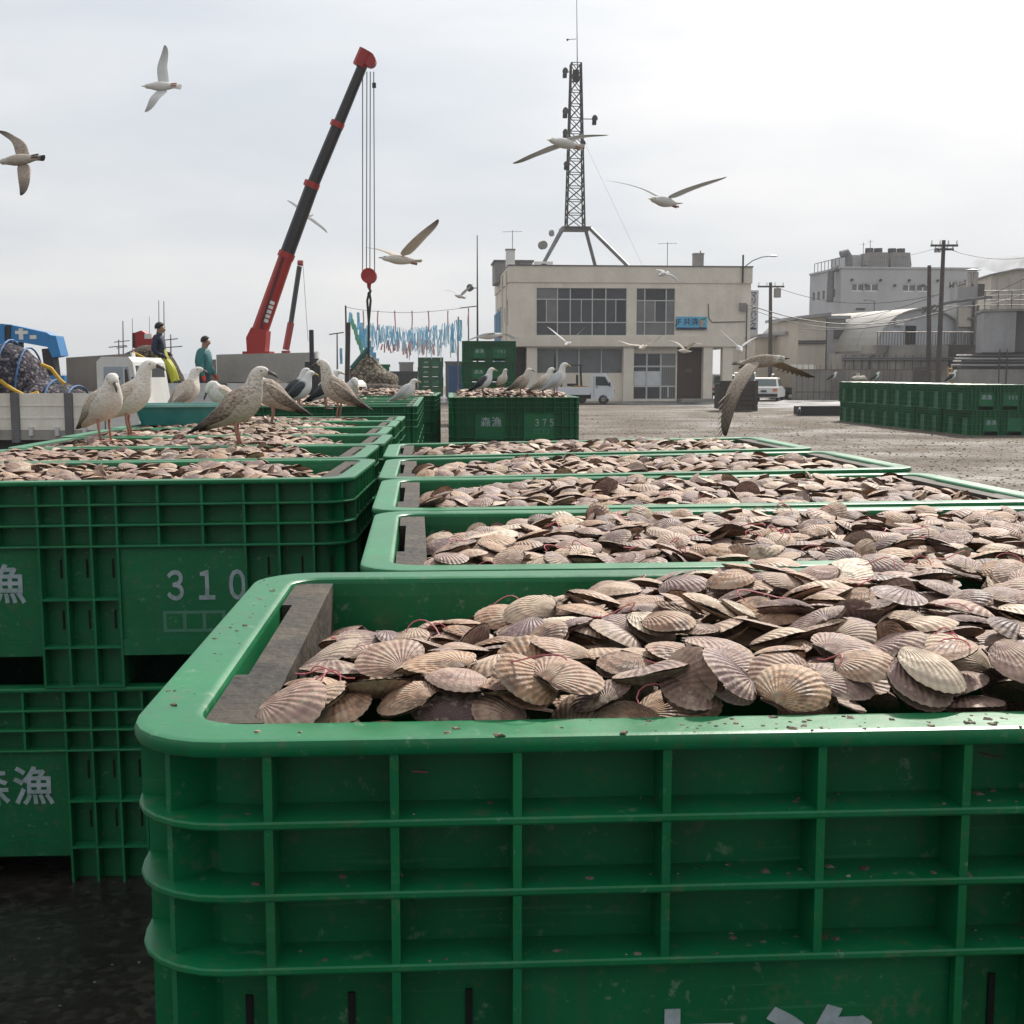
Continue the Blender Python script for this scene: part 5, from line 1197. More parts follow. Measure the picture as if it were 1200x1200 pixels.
# ------------------------------------------------------------------ streamers strung behind the crates
dS = 45.
t = thing('streamer_poles', 'two thin poles and a rope hung with rows of blue, white and pink streamers', 'streamers', P(407, 436, dS)*Vector((1, 1, 0)) if False else (P(407, 436, dS).x, dS, 0)); b = Vector(t.location)
MB().tube([(0, 0, 0), P(405, 358, dS)-b], [.05, .03], 6).build('pole', DKSTEEL, t); MB().tube([P(536, 436, dS)-b+Vector((0, 0, -1.75)), P(537, 371, dS)-b], [.04, .025], 6).build('pole', STEEL, t)
MB().tube([P(406, 360+.0, dS)-b]+[P(406+(542-406)*k/10, 361+6*math.sin(math.pi*k/10)*.9, dS)-b for k in range(1, 11)], .007, 4).build('rope', SLING, t)
SBLUE = M('streamer_blue', (.14, .46, .68), .6, (.45, .72, .84), .8, 3); SPALE = M('streamer_white', (.62, .74, .78), .7, (.35, .6, .72), .6, 3); SPINK = M('streamer_pink', (.60, .22, .21), .6, (.72, .45, .43), .7, 3); SGREEN = M('streamer_green', (.16, .42, .28), .6)
rs = random.Random(42)
def ribbon(m, px, py, ln, w, lean):
    a = P(px, py, dS+rs.uniform(-1, 1)); k = dS/FPX; pts = []
    for j in range(5):
        f = j/4; pts.append((a+Vector((lean*k*f+.012*math.sin(f*4+px), .03*math.sin(f*4+px), -ln*k*f))-b))
    m.loft([[p+Vector((-w*k/2, 0, 0)), p+Vector((w*k/2, .03, 0)), p+Vector((w*k/2, .04, 0)), p+Vector((-w*k/2, .012, 0))] for p in pts])
rows = {'blue': (MB(), SBLUE), 'white': (MB(), SPALE), 'pink': (MB(), SPINK), 'green': (MB(), SGREEN)}
for k in range(210):
    px = 428+112*rs.random(); sagy = 386-10*abs((px-478)/62)**1.5 + rs.uniform(-3, 6); ribbon(rows['blue'][0] if rs.random() < .6 else rows['white'][0], px, sagy, rs.uniform(10, 24), rs.uniform(.4, 1.0), rs.uniform(-2.5, 2.5))
for k in range(40): ribbon(rows['white'][0], 470+65*rs.random(), 398+rs.uniform(-5, 5), rs.uniform(10, 22), rs.uniform(.6, 1.3), rs.uniform(-3, 2))
for k in range(34): px = 447+62*rs.random(); ribbon(rows['pink'][0], px, 400+rs.uniform(-3, 8), rs.uniform(6, 14), rs.uniform(.8, 1.8), rs.uniform(-1.5, 1.5))
for px in (426, 443, 463, 483, 502, 525, 549): ribbon(rows['pink'][0], px, 364, rs.uniform(18, 26), 1.3, rs.uniform(-1, .5))
for k in range(9): ribbon(rows['green'][0], 411+2*k, 368+6*k, 18, 3.2, 3)
for k in range(7): ribbon(rows['blue'][0], 424+3*k, 378+7*k, 22, 4, -2)
for px, py, l in ((410, 366, 22), (530, 380, 30), (531, 385, 28), (420, 366, 20), (540, 375, 24), (400, 408, 18)): ribbon(rows['blue'][0], px, py, l, 3, -1)
for nm, (m, mt_) in rows.items(): stuff(m.build('%s_streamers' % nm, mt_, t))
# masts and lamps along the harbour
def mast(px, pyb, pyt, d, r, label, extras=(), cat='mast', name='boat_mast', mat=None):
    b = P(px, 436, d); t = thing(name, label, cat, (b.x, d, 0), 0, 'harbour masts and poles'); tp = P(px, pyt, d)
    MB().tube([(0, 0, 0), (tp.x-b.x, 0, tp.z)], [r, r*.5], 6).build('pole', mat or STEEL, t)
    for py, hw in extras: q = P(px, py, d); MB().tube([(-hw, 0, q.z), (hw, 0, q.z+.1)], r*.5, 5).build('spreader', mat or DKSTEEL, t)
    return t
for args in ((144, 430, 376, 80, .06, 'thin mast with yellow pennant behind the cream truck cab', ((401, .5), (408, .35))), (155, 430, 373, 85, .035, 'thin pale mast left of the red crane arm'), (175, 430, 371, 85, .03, 'thin pale mast over the red crane arm'), (186, 430, 352, 80, .045, 'tall thin mast left of the crewman in yellow'),
             (192, 430, 353, 78, .05, 'tall dark mast leaning over the crewman in yellow'), (200, 430, 392, 70, .06, 'short dark mast with struts right of the crewman in yellow', ((399, .45), (408, .7))), (139, 430, 398, 70, .06, 'short mast with wide spreader behind the cream truck cab', ((407, .5),)),
             (395, 436, 390, 60, .06, 'dark forked lamp pole left of the streamers', ((392, .35),)), (549, 436, 361, 68, .06, 'lamp pole with side arm beside the beige building', ((361, .45),))): mast(*args)
t = thing('support_pole', 'dark upright pole in front of the streamers', 'pole', P(404, 452, 24)*1.0); b = Vector(t.location); MB().tube([(0, 0, -1.4), P(408, 378, 24)-b], .05, 7).build('pole', DKSTEEL, t); MB().box(-.09, .09, -.09, .09, -1.42, -1.38).build('foot', DKSTEEL, t)
# dumpster, grey truck box and blue bins far behind
def bin_(name, label, cat, px0, px1, pyt, d, mat, group=None):
    b = P(px0, 436, d); w = P(px1, 436, d).x-b.x; z = P(px0, pyt, d).z; t = thing(name, label, cat, (b.x, d, 0), R(3), group)
    MB().box(0, w, 0, w*.8, .1, z).build('body', mat, t); MB().box(-.04, w+.04, -.05, w*.8+.05, z, z+.12).build('lid', mat, t)
    m = MB()
    for k in range(5): x = w*(.1+.2*k); m.box(x-.04, x+.04, -.05, -.003, .1, z-.02)
    stuff(m.build('ribs', mat, t)); m = MB(); m.box(.1, w-.1, .1, w*.7, 0, .098); m.build('skids', DKSTEEL, t)
bin_('waste_container', 'dark grey waste container left of the far crate stack', 'container', 458, 489, 438, 60, M('dark_grey_paint', (.07, .075, .078), .6))
bin_('truck_box', 'small grey truck box showing above the dark waste container', 'truck', 468, 484, 426.5, 78, GREYC)
bin_('blue_bin', 'blue container between the far stack and the tall crate stack', 'container', 526, 542, 431, 78, M('bin_blue', (.035, .11, .26), .6))
bin_('grey_cabinet', 'grey louvred cabinet behind the blue container', 'cabinet', 522, 541, 425.5, 82, M('cabinet_grey', (.16, .16, .165), .6))
bin_('green_bin', 'small dark green bin behind the shell net', 'bin', 445, 456, 430, 58, GREEN)

# ------------------------------------------------------------------ vehicles in the yard
TYREY = .29
def car(name, label, px, py, yaw, L_, W_, H_, mat, kind='sedan', cat='car'):
    g = PZ(px, py); t = thing(name, label, cat, g, R(yaw), 'parked vehicles'); h = L_/2
    if kind == 'sedan': low = [(-h, .35), (-h+.05, .22), (h-.1, .22), (h, .35), (h-.02, .62), (h-1.15, .80), (-h+.75, .86), (-h+.02, .84)]; gh = [(-h+.62, .85), (h-1.2, .79), (h-1.85, H_-.04), (h-2.2, H_), (-h+1.25, H_), (-h+1.05, H_-.05)]
    else: low = [(-h, .4), (-h+.05, .26), (h-.1, .26), (h, .42), (h-.03, .78), (h-.95, .98), (-h+.02, .98)]; gh = [(-h+.05, .97), (h-1.0, .97), (h-1.6, H_-.05), (h-1.9, H_), (-h+.3, H_), (-h+.15, H_-.08)]
    def shell_(prof, w0, w1):   # profile lofted across the width with rounded shoulders
        return [[Vector((x*(1-k*.0), y, z)) for x, z in prof] for k, y in ((1, -w0), (0, -w0+.06), (0, w0-.06), (1, w0))]
    body = MB().loft([[Vector((x*.985, y, .02+z*.98)) if abs(y) > W_/2-.02 else Vector((x, y, z)) for x, z in low] for y in (-W_/2, -W_/2+.07, W_/2-.07, W_/2)]).build('body', mat, t)
    rs_ = []
    for y in (-W_/2+.04, W_/2-.04):
        rs_.append([Vector((x, y if z < H_*.75 else math.copysign(abs(y)-.13, y), z)) for x, z in gh])
    MB().loft(rs_).build('cabin', mat, t)
    n = len(gh); zlo, zhi = gh[0][1]+.05, H_-.10
    def lerpx(side, z):
        (xa, za), (xb, zb) = ((gh[0], gh[-1]) if side < 0 else (gh[1], gh[2])); f = (z-za)/(zb-za); return xa+(xb-xa)*f
    for sd in (-1, 1):
        q = []
        for x, z in ((lerpx(-1, zlo)+.22, zlo), (lerpx(1, zlo)-.2, zlo), (lerpx(1, zhi)-.1, zhi), (lerpx(-1, zhi)+.15, zhi)):
            f = (z-gh[0][1])/(H_-gh[0][1]); q.append(Vector((x, sd*(W_/2-.04-.13*min(1, f*1.05)+.008), z)))
        MB().add(q+[v+Vector((0, -sd*.02, 0)) for v in q], [(0, 1, 2, 3), (7, 6, 5, 4), (0, 4, 5, 1), (1, 5, 6, 2), (2, 6, 7, 3), (3, 7, 4, 0)]).build('side_window', PANE, t)
    for sd, nm in ((-1, 'rear_window'), (1, 'windscreen')):
        q = []
        for y, z in ((-1, zlo), (1, zlo), (1, zhi), (-1, zhi)):
            f = (z-gh[0][1])/(H_-gh[0][1]); q.append(Vector((lerpx(sd, z)+sd*.012, y*(W_/2-.14-.12*f), z)))
        MB().add(q+[v+Vector((-sd*.03, 0, 0)) for v in q], [(0, 1, 2, 3), (7, 6, 5, 4), (0, 4, 5, 1), (1, 5, 6, 2), (2, 6, 7, 3), (3, 7, 4, 0)]).build(nm, glass_dark('car_glass', (.06, .08, .075), .08), t)
    for sd in (-1, 1):
        MB().box(-h-.015, -h+.05, sd*(W_/2-.17)-.13, sd*(W_/2-.17)+.13, .60, .76).build('tail_lamp', REDL if kind != 'sedan' else AMBER, t)
        MB().box(h-.06, h+.012, sd*(W_/2-.22)-.14, sd*(W_/2-.22)+.14, .50, .62).build('headlamp', WHITE, t)
    MB().box(-h-.02, -h+.03, -.17, .17, .55, .67).build('number_plate', M('plate_dark', (.04, .06, .05), .5), t)
    MB().box(-h-.05, -h+.12, -W_/2+.02, W_/2-.02, .28, .46).build('bumper', BLACK, t); MB().box(h-.12, h+.05, -W_/2+.02, W_/2-.02, .25, .42).build('bumper', BLACK, t)
    for x in (-h+.75, h-.8):
        for sd in (-1, 1): wheel(t, x, sd*(W_/2-.1), TYREY, TYREY, .17 if sd < 0 else .17)
    return t
car('parked_car', 'white saloon car seen from behind on the wet road', 899.5, 469.5, 72, 4.4, 1.68, 1.42, WHITE)
car('parked_car', 'white estate car beyond the white saloon', 921, 466.5, 70, 4.5, 1.72, 1.65, WHITE, 'wagon')
car('parked_car', 'pale van half hidden behind the building pillar', 872, 466.5, 80, 4.4, 1.7, 1.75, WHITE, 'wagon', 'van')
car('parked_car', 'white car in the passage under the beige building', 846, 468, 84, 4.2, 1.68, 1.6, WHITE, 'wagon')
# dump truck
g = PZ(932, 466.8); t = thing('dump_truck', 'brown-grey tipper truck parked by the tan shed', 'truck', g, R(70), 'parked vehicles')
MB().prism([(-2.6, .75), (.9, .75), (.9, 1.9), (-2.7, 1.9)], 'y', -1.05, 1.05).build('tipper_body', M('tipper_tan', (.33, .29, .24), .7, (.17, .14, .11), .6, 1.5, streak=.4), t)
MB().prism([(1.0, .5), (2.6, .5), (2.62, 1.3), (2.4, 2.2), (1.0, 2.25)], 'y', -1.0, 1.0).build('cab', WHITE, t); MB().box(-2.5, 2.4, -.4, .4, .45, .74).build('chassis', BLACK, t); MB().box(-2.72, -2.6, -1.0, 1.0, .45, .72).build('rear_bar', BLACK, t)
for x in (-1.7, 1.8):
    for sd in (-1, 1): wheel(t, x, sd*.85, .42, .42, .28)
# small white pickup beside the building
g = PZ(692, 473.6); t = thing('small_pickup', 'small white pickup truck parked before the beige building', 'truck', g, R(-6), 'parked vehicles')
kw = 29/FPX*g.y/1.45*.0+1.0
PK = M('pickup_white', (.66, .70, .74), .35, (.5, .52, .53), .3, 2)
MB().prism([(.05, .30), (1.18, .30), (1.30, .40), (1.31, .72), (1.22, .98), (.86, 1.58), (.74, 1.66), (.10, 1.66), (.05, 1.6)], 'y', -.70, .70).build('cab', PK, t)
MB().prism([(.30, 1.02), (1.08, 1.02), (.80, 1.50), (.30, 1.52)], 'y', -.715, -.702).build('side_window', PANE, t); MB().box(.20, .215, -.712, -.702, .38, 1.55).build('door_seam', DKSTEEL, t); MB().box(.3, .42, -.73, -.702, .92, .96).build('door_handle', DKSTEEL, t)
MB().box(1.02, 1.1, -.86, -.73, 1.0, 1.2).build('mirror', BLACK, t); MB().box(1.26, 1.325, -.6, -.35, .62, .8).build('headlamp', GREYC, t)
MB().box(-1.9, .0, -.70, .70, .52, .62).build('bed', PK, t); MB().box(-1.9, .0, -.70, -.66, .622, .92).build('side_board', PK, t); MB().box(-1.9, .0, .66, .70, .622, .92).build('side_board', PK, t); MB().box(-1.8, 1.0, -.3, .3, .3, .518).build('chassis', BLACK, t)
for x in (.72, -1.2):
    for sd in (-1, 1): wheel(t, x, sd*.62, .27, .27, .16)
# forklift
g = PZ(668, 473.0); t = thing('forklift', 'black and yellow forklift parked behind the white pickup', 'forklift', g+Vector((0, 1.2, 0)), R(180), 'parked vehicles'); FYEL = M('forklift_yellow', (.50, .27, .03), .5)
MB().prism([(-1.0, .25), (.7, .25), (.7, .75), (.1, .8), (-.3, 1.0), (-1.05, .95)], 'y', -.5, .5).build('body', FYEL, t)
m = MB()
for x, y in ((-.7, -.45), (-.7, .45), (.45, -.45), (.45, .45)): m.tube([(x, y, .8), (x*.9, y, 2.1)], .035, 6)
m.build('cage_posts', BLACK, t); MB().box(-.75, .5, -.5, .5, 2.1, 2.16).build('overhead_guard', BLACK, t); MB().box(-.5, .1, -.3, .3, .95, 1.1).build('seat', BLACK, t); MB().box(-.5, -.4, -.3, .3, 1.1, 1.6).build('seat_back', BLACK, t)
m = MB(); m.box(.78, .86, -.4, -.28, .1, 2.7); m.box(.78, .86, .28, .4, .1, 2.7); m.box(.78, .84, -.28, .28, 2.5, 2.6); m.box(.78, .84, -.28, .28, 1.2, 1.3); m.build('mast', BLACK, t)
m = MB(); m.box(.87, 1.9, -.3, -.18, .08, .13); m.box(.87, 1.9, .18, .3, .08, .13); m.box(.87, .92, -.45, .45, .1, .6); m.build('forks', BLACK, t)
for x in (-.7, .45):
    for sd in (-1, 1): wheel(t, x, sd*.42, .27, .27, .2)
# dark timber bins and black tray on the gravel
TIMD = M('dark_timber', (.050, .040, .035), .85, (.10, .085, .07), .5, 3, .3, streak=.3)
g = PZ(843, 482); w = P(889, 436, g.y).x-g.x; hT = P(843, 446.5, g.y).z
t = thing('timber_bin', 'dark weathered timber bin standing on the gravel before the cars', 'bin', g, R(2))
for k in range(6): z0 = .04+hT*k/6; MB().box(0, w, -.02, .03, z0, z0+hT/6-.03).build('plank', TIMD, t)
for k in range(6): z0 = .04+hT*k/6; MB().box(w-.03, w+.02, .032, 1.2, z0, z0+hT/6-.03).build('plank', TIMD, t)
for x in (.1, w/2, w-.1): MB().box(x-.06, x+.06, -.07, -.021, 0, hT).build('post', TIMD, t)
MB().box(.0, w-.04, .04, 1.2, .1, hT-.12).build('lining', M('bin_lining', (.03, .027, .025), .9), t)
g = PZ(938, 487.2); w = 3.0; t = thing('black_tray', 'long low black tray lying on the gravel left of the crate stack', 'tray', g, R(3)); hT = P(0, 476.5, g.y).z
MB().box(0, w, 0, .05, .02, hT).build('side', BLACK, t); MB().box(0, .05, .052, 1.0, .02, hT).build('side', BLACK, t); MB().box(0, w, .95, 1.0, .02, hT).build('side', BLACK, t); MB().box(.05, w, .05, .95, .02, .06).build('floor', BLACK, t)
MB().box(-.03, w, -.03, .05, hT, hT+.04).build('rim', GREYC, t)
# yellow ladder on the factory wall
t = thing('ladder', 'short yellow ladder against the stained wall by the perched gull', 'ladder', P(1112, 447, 77)); b = Vector(t.location); z = P(1112, 429, 77).z-b.z
YP = M('yellow_paint', (.6, .36, .03), .5)
for x in (0, .22): MB().tube([(x, 0, -1.2), (x-.06, .1, z)], .03, 6).build('rail', YP, t)
for k in range(7): MB().tube([(-.02, .03, -1+k*.3), (.2, .03, -1+k*.3)], .02, 5).build('rung', YP, t)

# ------------------------------------------------------------------ teal tub on the far crates
t = thing('plastic_tub', 'open turquoise plastic tub standing among the left-hand scallop crates', 'tub', PZ(214, 497, 1.385), R(9)); TEAL = M('turquoise_plastic', (.02, .20, .19), .4, (.10, .36, .32), .6, 6)
def tubring(w, d_, z): return rr(w, d_, .05, z, 4)
m = MB(); m.loft([tubring(.52, .40, 0), tubring(.60, .46, .13)], cap=False); m.loft([tubring(.50, .38, .012), tubring(.575, .435, .13)], cap=False); m.add(tubring(.50, .38, .012), [tuple(range(20))]); m.build('body', TEAL, t)
m = MB(); m.loft([tubring(.60, .46, .128), tubring(.645, .505, .126), tubring(.645, .505, .145), tubring(.575, .435, .145), tubring(.575, .435, .13)], closed=True, cap=False); m.build('rim', M('turquoise_rim', (.25, .48, .42), .4, (.08, .28, .26), .6, 7), t)

# ------------------------------------------------------------------ gulls
def gull_material(name):
    m, t, b = nodes(name); L = t.links.new
    at = mk(t, 'ShaderNodeVertexColor', layer_name='plumage'); tc = mk(t, 'ShaderNodeTexCoord')
    n = mk(t, 'ShaderNodeTexNoise', Scale=85., Detail=4., Roughness=.6); mp = mk(t, 'ShaderNodeMapping', Scale=(.55, 1., 1.2)); L(tc.outputs['Object'], mp.inputs[0]); L(mp.outputs[0], n.inputs['Vector'])
    f = mth(t, 'MULTIPLY', rng(t, n.outputs['Fac'], .46, .60), at.outputs['Alpha'])
    c = mixrgb(t, f, at.outputs['Color'], mixrgb(t, 1., at.outputs['Color'], (.30, .24, .20), 'MULTIPLY'))
    L(c, b.inputs['Base Color']); b.inputs['Roughness'].default_value = .75; b.inputs['Specular IOR Level'].default_value = .2
    bp = mk(t, 'ShaderNodeBump', Strength=.5, Distance=.006); L(n.outputs['Fac'], bp.inputs['Height']); L(bp.outputs[0], b.inputs['Normal'])
    tr = mk(t, 'ShaderNodeBsdfTranslucent'); L(c, tr.inputs[0]); mx = mk(t, 'ShaderNodeMixShader'); mx.inputs[0].default_value = .22
    L(b.outputs[0], mx.inputs[1]); L(tr.outputs[0], mx.inputs[2]); L(mx.outputs[0], t.nodes['Material Output'].inputs[0]); return m
GULL = gull_material('gull_plumage'); BEAKY = M('beak_yellow', (.55, .36, .06), .5); BEAKD = M('beak_dark', (.10, .075, .06), .5); LEGP = M('leg_pink', (.42, .20, .16), .6); EYE_M = M('gull_eye', (.008, .008, .008), .7, spec=.1)
PL = {  # head, breast, back, wing covert, tip, mottling
    'juv': ((.72, .69, .64), (.58, .52, .45), (.40, .335, .27), (.42, .355, .29), (.03, .026, .023), .8),
    'pale': ((.80, .78, .74), (.76, .72, .66), (.60, .525, .44), (.60, .525, .445), (.12, .10, .085), .45),
    'adult': ((.74, .74, .73), (.74, .74, .73), (.055, .06, .07), (.06, .065, .075), (.012, .012, .012), .0),
    'white': ((.74, .73, .70), (.74, .73, .70), (.50, .51, .52), (.52, .53, .54), (.30, .29, .27), .12)}
def mesh_col(name, mb, cols, smooth=True):
    me = mb.mesh(name, GULL, smooth); ca = me.color_attributes.new('plumage', 'FLOAT_COLOR', 'POINT'); ca.data.foreach_set('color', np.array(cols, dtype=np.float32).ravel()); return fixn(me)
def ell(c, t_, up, hw, hh, n=12):
    side = Vector((0, 1, 0)) if abs(t_.y) < .9 else Vector((1, 0, 0)); b = side; a = b.cross(t_).normalized()*-1
    if a.dot(up) < 0: a = -a
    return [c+b*(hw*math.cos(w))+a*(hh*math.sin(w)) for w in [2*math.pi*k/n for k in range(n)]]
def gull_stand(px, py, z, face, kind, label, size=1., neck=1., hunch=0., headyaw=0., group='gulls standing on the crates', headdown=0.):
    base = PZ(px, py, z); t = thing('gull', label, 'gull', base, R(face), group); hc, br, bk, wc, tipc, mo = PL[kind]
    S = size; mb = MB(); cols = []
    sp_ = [(-.205, .088, .018, .005), (-.165, .112, .036, .014), (-.122, .142, .052, .038), (-.074, .172, .070, .060), (-.024, .202, .090, .084), (.022, .232, .089, .088), (.058, .268, .072, .076), (.074, .308, .046, .050), (.082, .342, .039, .041), (.090, .372, .038, .039), (.107, .391, .037, .034), (.132, .391, .028, .026), (.152, .385, .015, .014)]
    pts = []
    for i, (x, zz, w, h) in enumerate(sp_):
        if i >= 7: zz = .27+(zz-.27)*neck; x = x - hunch*.03*(i-6)/4
        if i >= 9 and headdown: x += .02*headdown; zz -= .05*headdown*(i-8)/2
        v = Vector((x, 0, zz))
        if i >= 9 and headyaw:
            piv = Vector((.086-hunch*.02, 0, zz)); v = piv + Matrix.Rotation(R(headyaw), 3, 'Z') @ (v-piv)
        pts.append((v, w, h))
    rings = []
    for i, (v, w, h) in enumerate(pts):
        tg = (pts[min(i+1, 12)][0]-pts[max(i-1, 0)][0]).normalized()
        r_ = ell(v, tg, Vector((-.5, 0, 1)) if 6 <= i <= 9 else Vector((0, 0, 1)), w, h); rings.append([q*S for q in r_])
        for k in range(12):
            top = math.sin(2*math.pi*k/12)
            c = hc if i >= 8 else (bk if top > .25 and i < 7 else br) if i > 1 else (tipc if kind != 'white' and kind != 'pale' else bk)
            mm = mo*(.35 if i >= 9 else .8 if i >= 7 else 1. if top > -.3 else .5)
            if i == 7: c = tuple((a+b_)/2 for a, b_ in zip(hc, br))
            cols.append((*c, mm))
    mb.loft(rings)
    for sd in (-1, 1):
        ws = [(.056, .262, .018, .056), (.022, .250, .054, .081), (-.040, .215, .062, .086), (-.100, .176, .048, .068), (-.160, .138, .028, .044), (-.215, .104, .014, .024), (-.268, .076, .004, .009)]
        rg_ = []
        for i, (x, zz, h, y) in enumerate(ws):
            rg_.append([Vector((x, sd*(y+o_), zz+q))*S for q, o_ in ((h, -.016), (h*.5, .004), (-h*.4, .006), (-h, -.012), (-h*.4, -.03), (h*.5, -.034))])
            f = i/6; c = tuple(a*(1-f)+b_*f for a, b_ in zip(wc, tipc)) if i >= 3 else wc
            if i >= 5: c = tipc
            for k in range(6): cols.append((*(tuple(min(1, a*1.25) for a in c) if (i + k) % 3 == 0 and mo else c), mo))
        mb.loft(rg_)
    me = mesh_col('body', mb, cols); body = obj('body', me, t, (0, 0, -.022*S)); sm = body.modifiers.new('s', 'SUBSURF'); sm.levels = 1; sm.render_levels = 1
    for q in pts: q[0].z -= .022
    hd = pts[12][0]*S; dr = (pts[12][0]-pts[10][0]); dr.z -= .012; dr.normalize()
    MB().tube([hd-dr*.012*S, hd+dr*.018*S, hd+dr*.034*S+Vector((0, 0, -.002)), hd+dr*.045*S+Vector((0, 0, -.010*S))], [.0115*S, .0085*S, .0075*S, .002*S], 8).build('beak', BEAKY if kind in ('adult', 'white') else BEAKD, t, True)
    hp = pts[10][0]*S; sdv = dr.cross(Vector((0, 0, 1))).normalized()
    for sd in (-1, 1): e = hp+sdv*sd*.031*S+dr*.012*S+Vector((0, 0, .006*S)); MB().tube([e-sdv*sd*.004*S, e, e+sdv*sd*.004*S], [.003*S, .0042*S, .002*S], 8).build('eye', EYE_M, t, True)
    for sd in (-1, 1):
        lg = MB().tube([Vector((-.01, sd*.034, .15))*S, Vector((-.014, sd*.034, .080))*S, Vector((.0, sd*.03, .006))*S], [.011*S, .0065*S, .006*S], 7).build('leg', LEGP, t, True)
        y = sd*.03*S; MB().prism([(-.012*S, y), (.055*S, y-.026*S), (.062*S, y), (.055*S, y+.026*S)], 'z', .0, .006*S).build('foot', LEGP, lg)
    return t
def gull_fly(d, head, tail, wl, wr, kind, label, tipdark=True, size=1., under=False, chord=1.):
    def W(p): return P(p[0], p[1], d+(p[2] if len(p) > 2 else 0))
    H, T = W(head), W(tail); c = (H+T)/2; fwd = (H-T).normalized(); blen = (H-T).length
    t = thing('gull', label, 'gull', c, 0, 'gulls in flight'); hc, br, bk, wc, tipc, mo = PL[kind]
    Lw, Lt, Rw, Rt = [W(p)-c for p in (*wl, *wr)]; span = (Rt-Lt).normalized(); up = span.cross(fwd).normalized()
    if up.z < 0 and abs(up.z) > .2: up = -up
    if under: up = -up if up.y < 0 else up
    side = fwd.cross(up).normalized(); up = side.cross(fwd).normalized(); mb = MB(); cols = []
    prof = [(-.5, .062, .004), (-.42, .056, .007), (-.30, .032, .022), (-.18, .055, .050), (0., .078, .072), (.14, .078, .072), (.26, .055, .054), (.34, .042, .043), (.40, .040, .040), (.45, .028, .028), (.475, .014, .014)]
    k_ = blen/.58; Hh = H-c
    for i, (s, w, h) in enumerate(prof):
        p = fwd*(s*blen)+up*(.012*k_ if s < -.3 else 0)
        q = []
        for j in range(10):
            a = 2*math.pi*j/10; q.append(p+side*w*k_*math.cos(a)+up*h*k_*math.sin(a)); top = math.sin(a)
            col = hc if i >= 7 else (bk if top > .2 and 2 < i < 7 else br)
            if i < 2 and kind == 'juv': col = tipc
            cols.append((*col, mo*(1 if top > 0 else .5)))
        if i == 0: rings = []
        rings.append(q)
    mb.loft(rings)
    ch = .21*k_*chord
    for wr_, tp in ((Lw, Lt), (Rw, Rt)):
        sgn = 1 if (tp.dot(side)) > 0 else -1
        root = fwd*(.17*blen)+side*sgn*.03*k_+up*.03*k_
        mid = root.lerp(wr_, .55)+up*.015*k_
        o1, o2 = wr_.lerp(tp, .45)+up*.01*k_, wr_.lerp(tp, .8)
        axis = (tp-root).normalized()
        back = -fwd
        secs = [(root, ch*1.05, back), (mid, ch*1.02, back), (wr_, ch*.92, back), (o1, ch*.76, (back-axis*.1).normalized()), (o2, ch*.52, (back+axis*.35).normalized()), (tp, ch*.12, (back+axis).normalized())]
        rg_ = []
        for i, (p, cc, bdir) in enumerate(secs):
            nrm = bdir.cross(axis).normalized(); nrm = nrm if nrm.dot(up) > 0 else -nrm
            th = (.016, .014, .012, .008, .005, .002)[i]*k_
            rg_.append([p, p+bdir*cc*.3+nrm*th, p+bdir*cc*.7+nrm*th*.5, p+bdir*cc, p+bdir*cc*.6-nrm*th*.2, p+bdir*cc*.25-nrm*th*.6])
            f = max(0, (i-2)/3)
            for j in range(6):
                col = wc if (j < 3 or kind == 'juv') else tuple(.5*a+.5*b_ for a, b_ in zip(br, wc)) if kind != 'adult' else (.5, .5, .5)
                if tipdark: col = tuple(a*(1-f)+b_*f for a, b_ in zip(col, tipc)) if i >= 3 else col
                if j == 3: col = tuple(min(.85, a*1.3+.06) for a in col) if i < 4 else col
                cols.append((*col, mo*.8))
        mb.loft(rg_)
        nf = 8 if chord > 1.1 else 0
        for q in range(nf):      # separate flight feathers along the outer wing
            f0 = q/nf; s0 = wr_.lerp(tp, f0)+back*ch*(.60-.42*f0); e0 = wr_.lerp(tp, min(1.02, f0+.26))+back*ch*(1.0-.74*f0)
            dv = (e0-s0).normalized(); sv = dv.cross(up).normalized()*.030*k_*(1.2-.5*f0)
            mb.loft([[c_-sv*w_, c_+up*.003*k_, c_+sv*w_, c_-up*.003*k_] for c_, w_ in ((s0, .7), (s0.lerp(e0, .6), 1.), (e0, .3))])
            fc = tuple(min(.85, x*1.25) for x in wc)
            if tipdark: fc = tuple(a*(1-.75*f0)+b_*.75*f0 for a, b_ in zip(fc, tipc))
            if q % 2: fc = tuple(x*.78 for x in fc)
            cols.extend([(*fc, mo*.3)]*12)
    me = mesh_col('body', mb, cols); body = obj('body', me, t); sm = body.modifiers.new('s', 'SUBSURF'); sm.levels = 1; sm.render_levels = 1
    hd = fwd*(.46*blen); MB().tube([hd, hd+fwd*.035*k_, hd+fwd*.055*k_-up*.008*k_], [.012*k_, .008*k_, .002*k_], 7).build('beak', BEAKY if kind in ('adult', 'white') else BEAKD, t, True)
    for sd in (-1, 1): e = fwd*.41*blen+side*sd*.036*k_+up*.01*k_; MB().tube([e, e+side*sd*.006*k_], [.007*k_, .003*k_], 6).build('eye', EYE_M, t)
    for sd in (-1, 1): a = -fwd*.22*blen-up*.03*k_+side*sd*.018*k_; MB().tube([a, a-fwd*.16*blen-up*.008*k_], [.010*k_, .012*k_], 6).build('leg', LEGP if kind != 'juv' else BEAKD, t)
    return t
G = gull_stand
G(281, 522, 1.385, 4, 'juv', 'large mottled brown gull in profile on the near left crate', 1.0)
G(124, 517, 1.385, -38, 'pale', 'pale buff gull with bowed head, front of the left pair', 1.0, neck=.92, hunch=.6, headyaw=-20, headdown=.5)
G(153, 510, 1.385, 6, 'pale', 'tall pale gull with raised head, rear of the left pair', 1.08, neck=1.08)
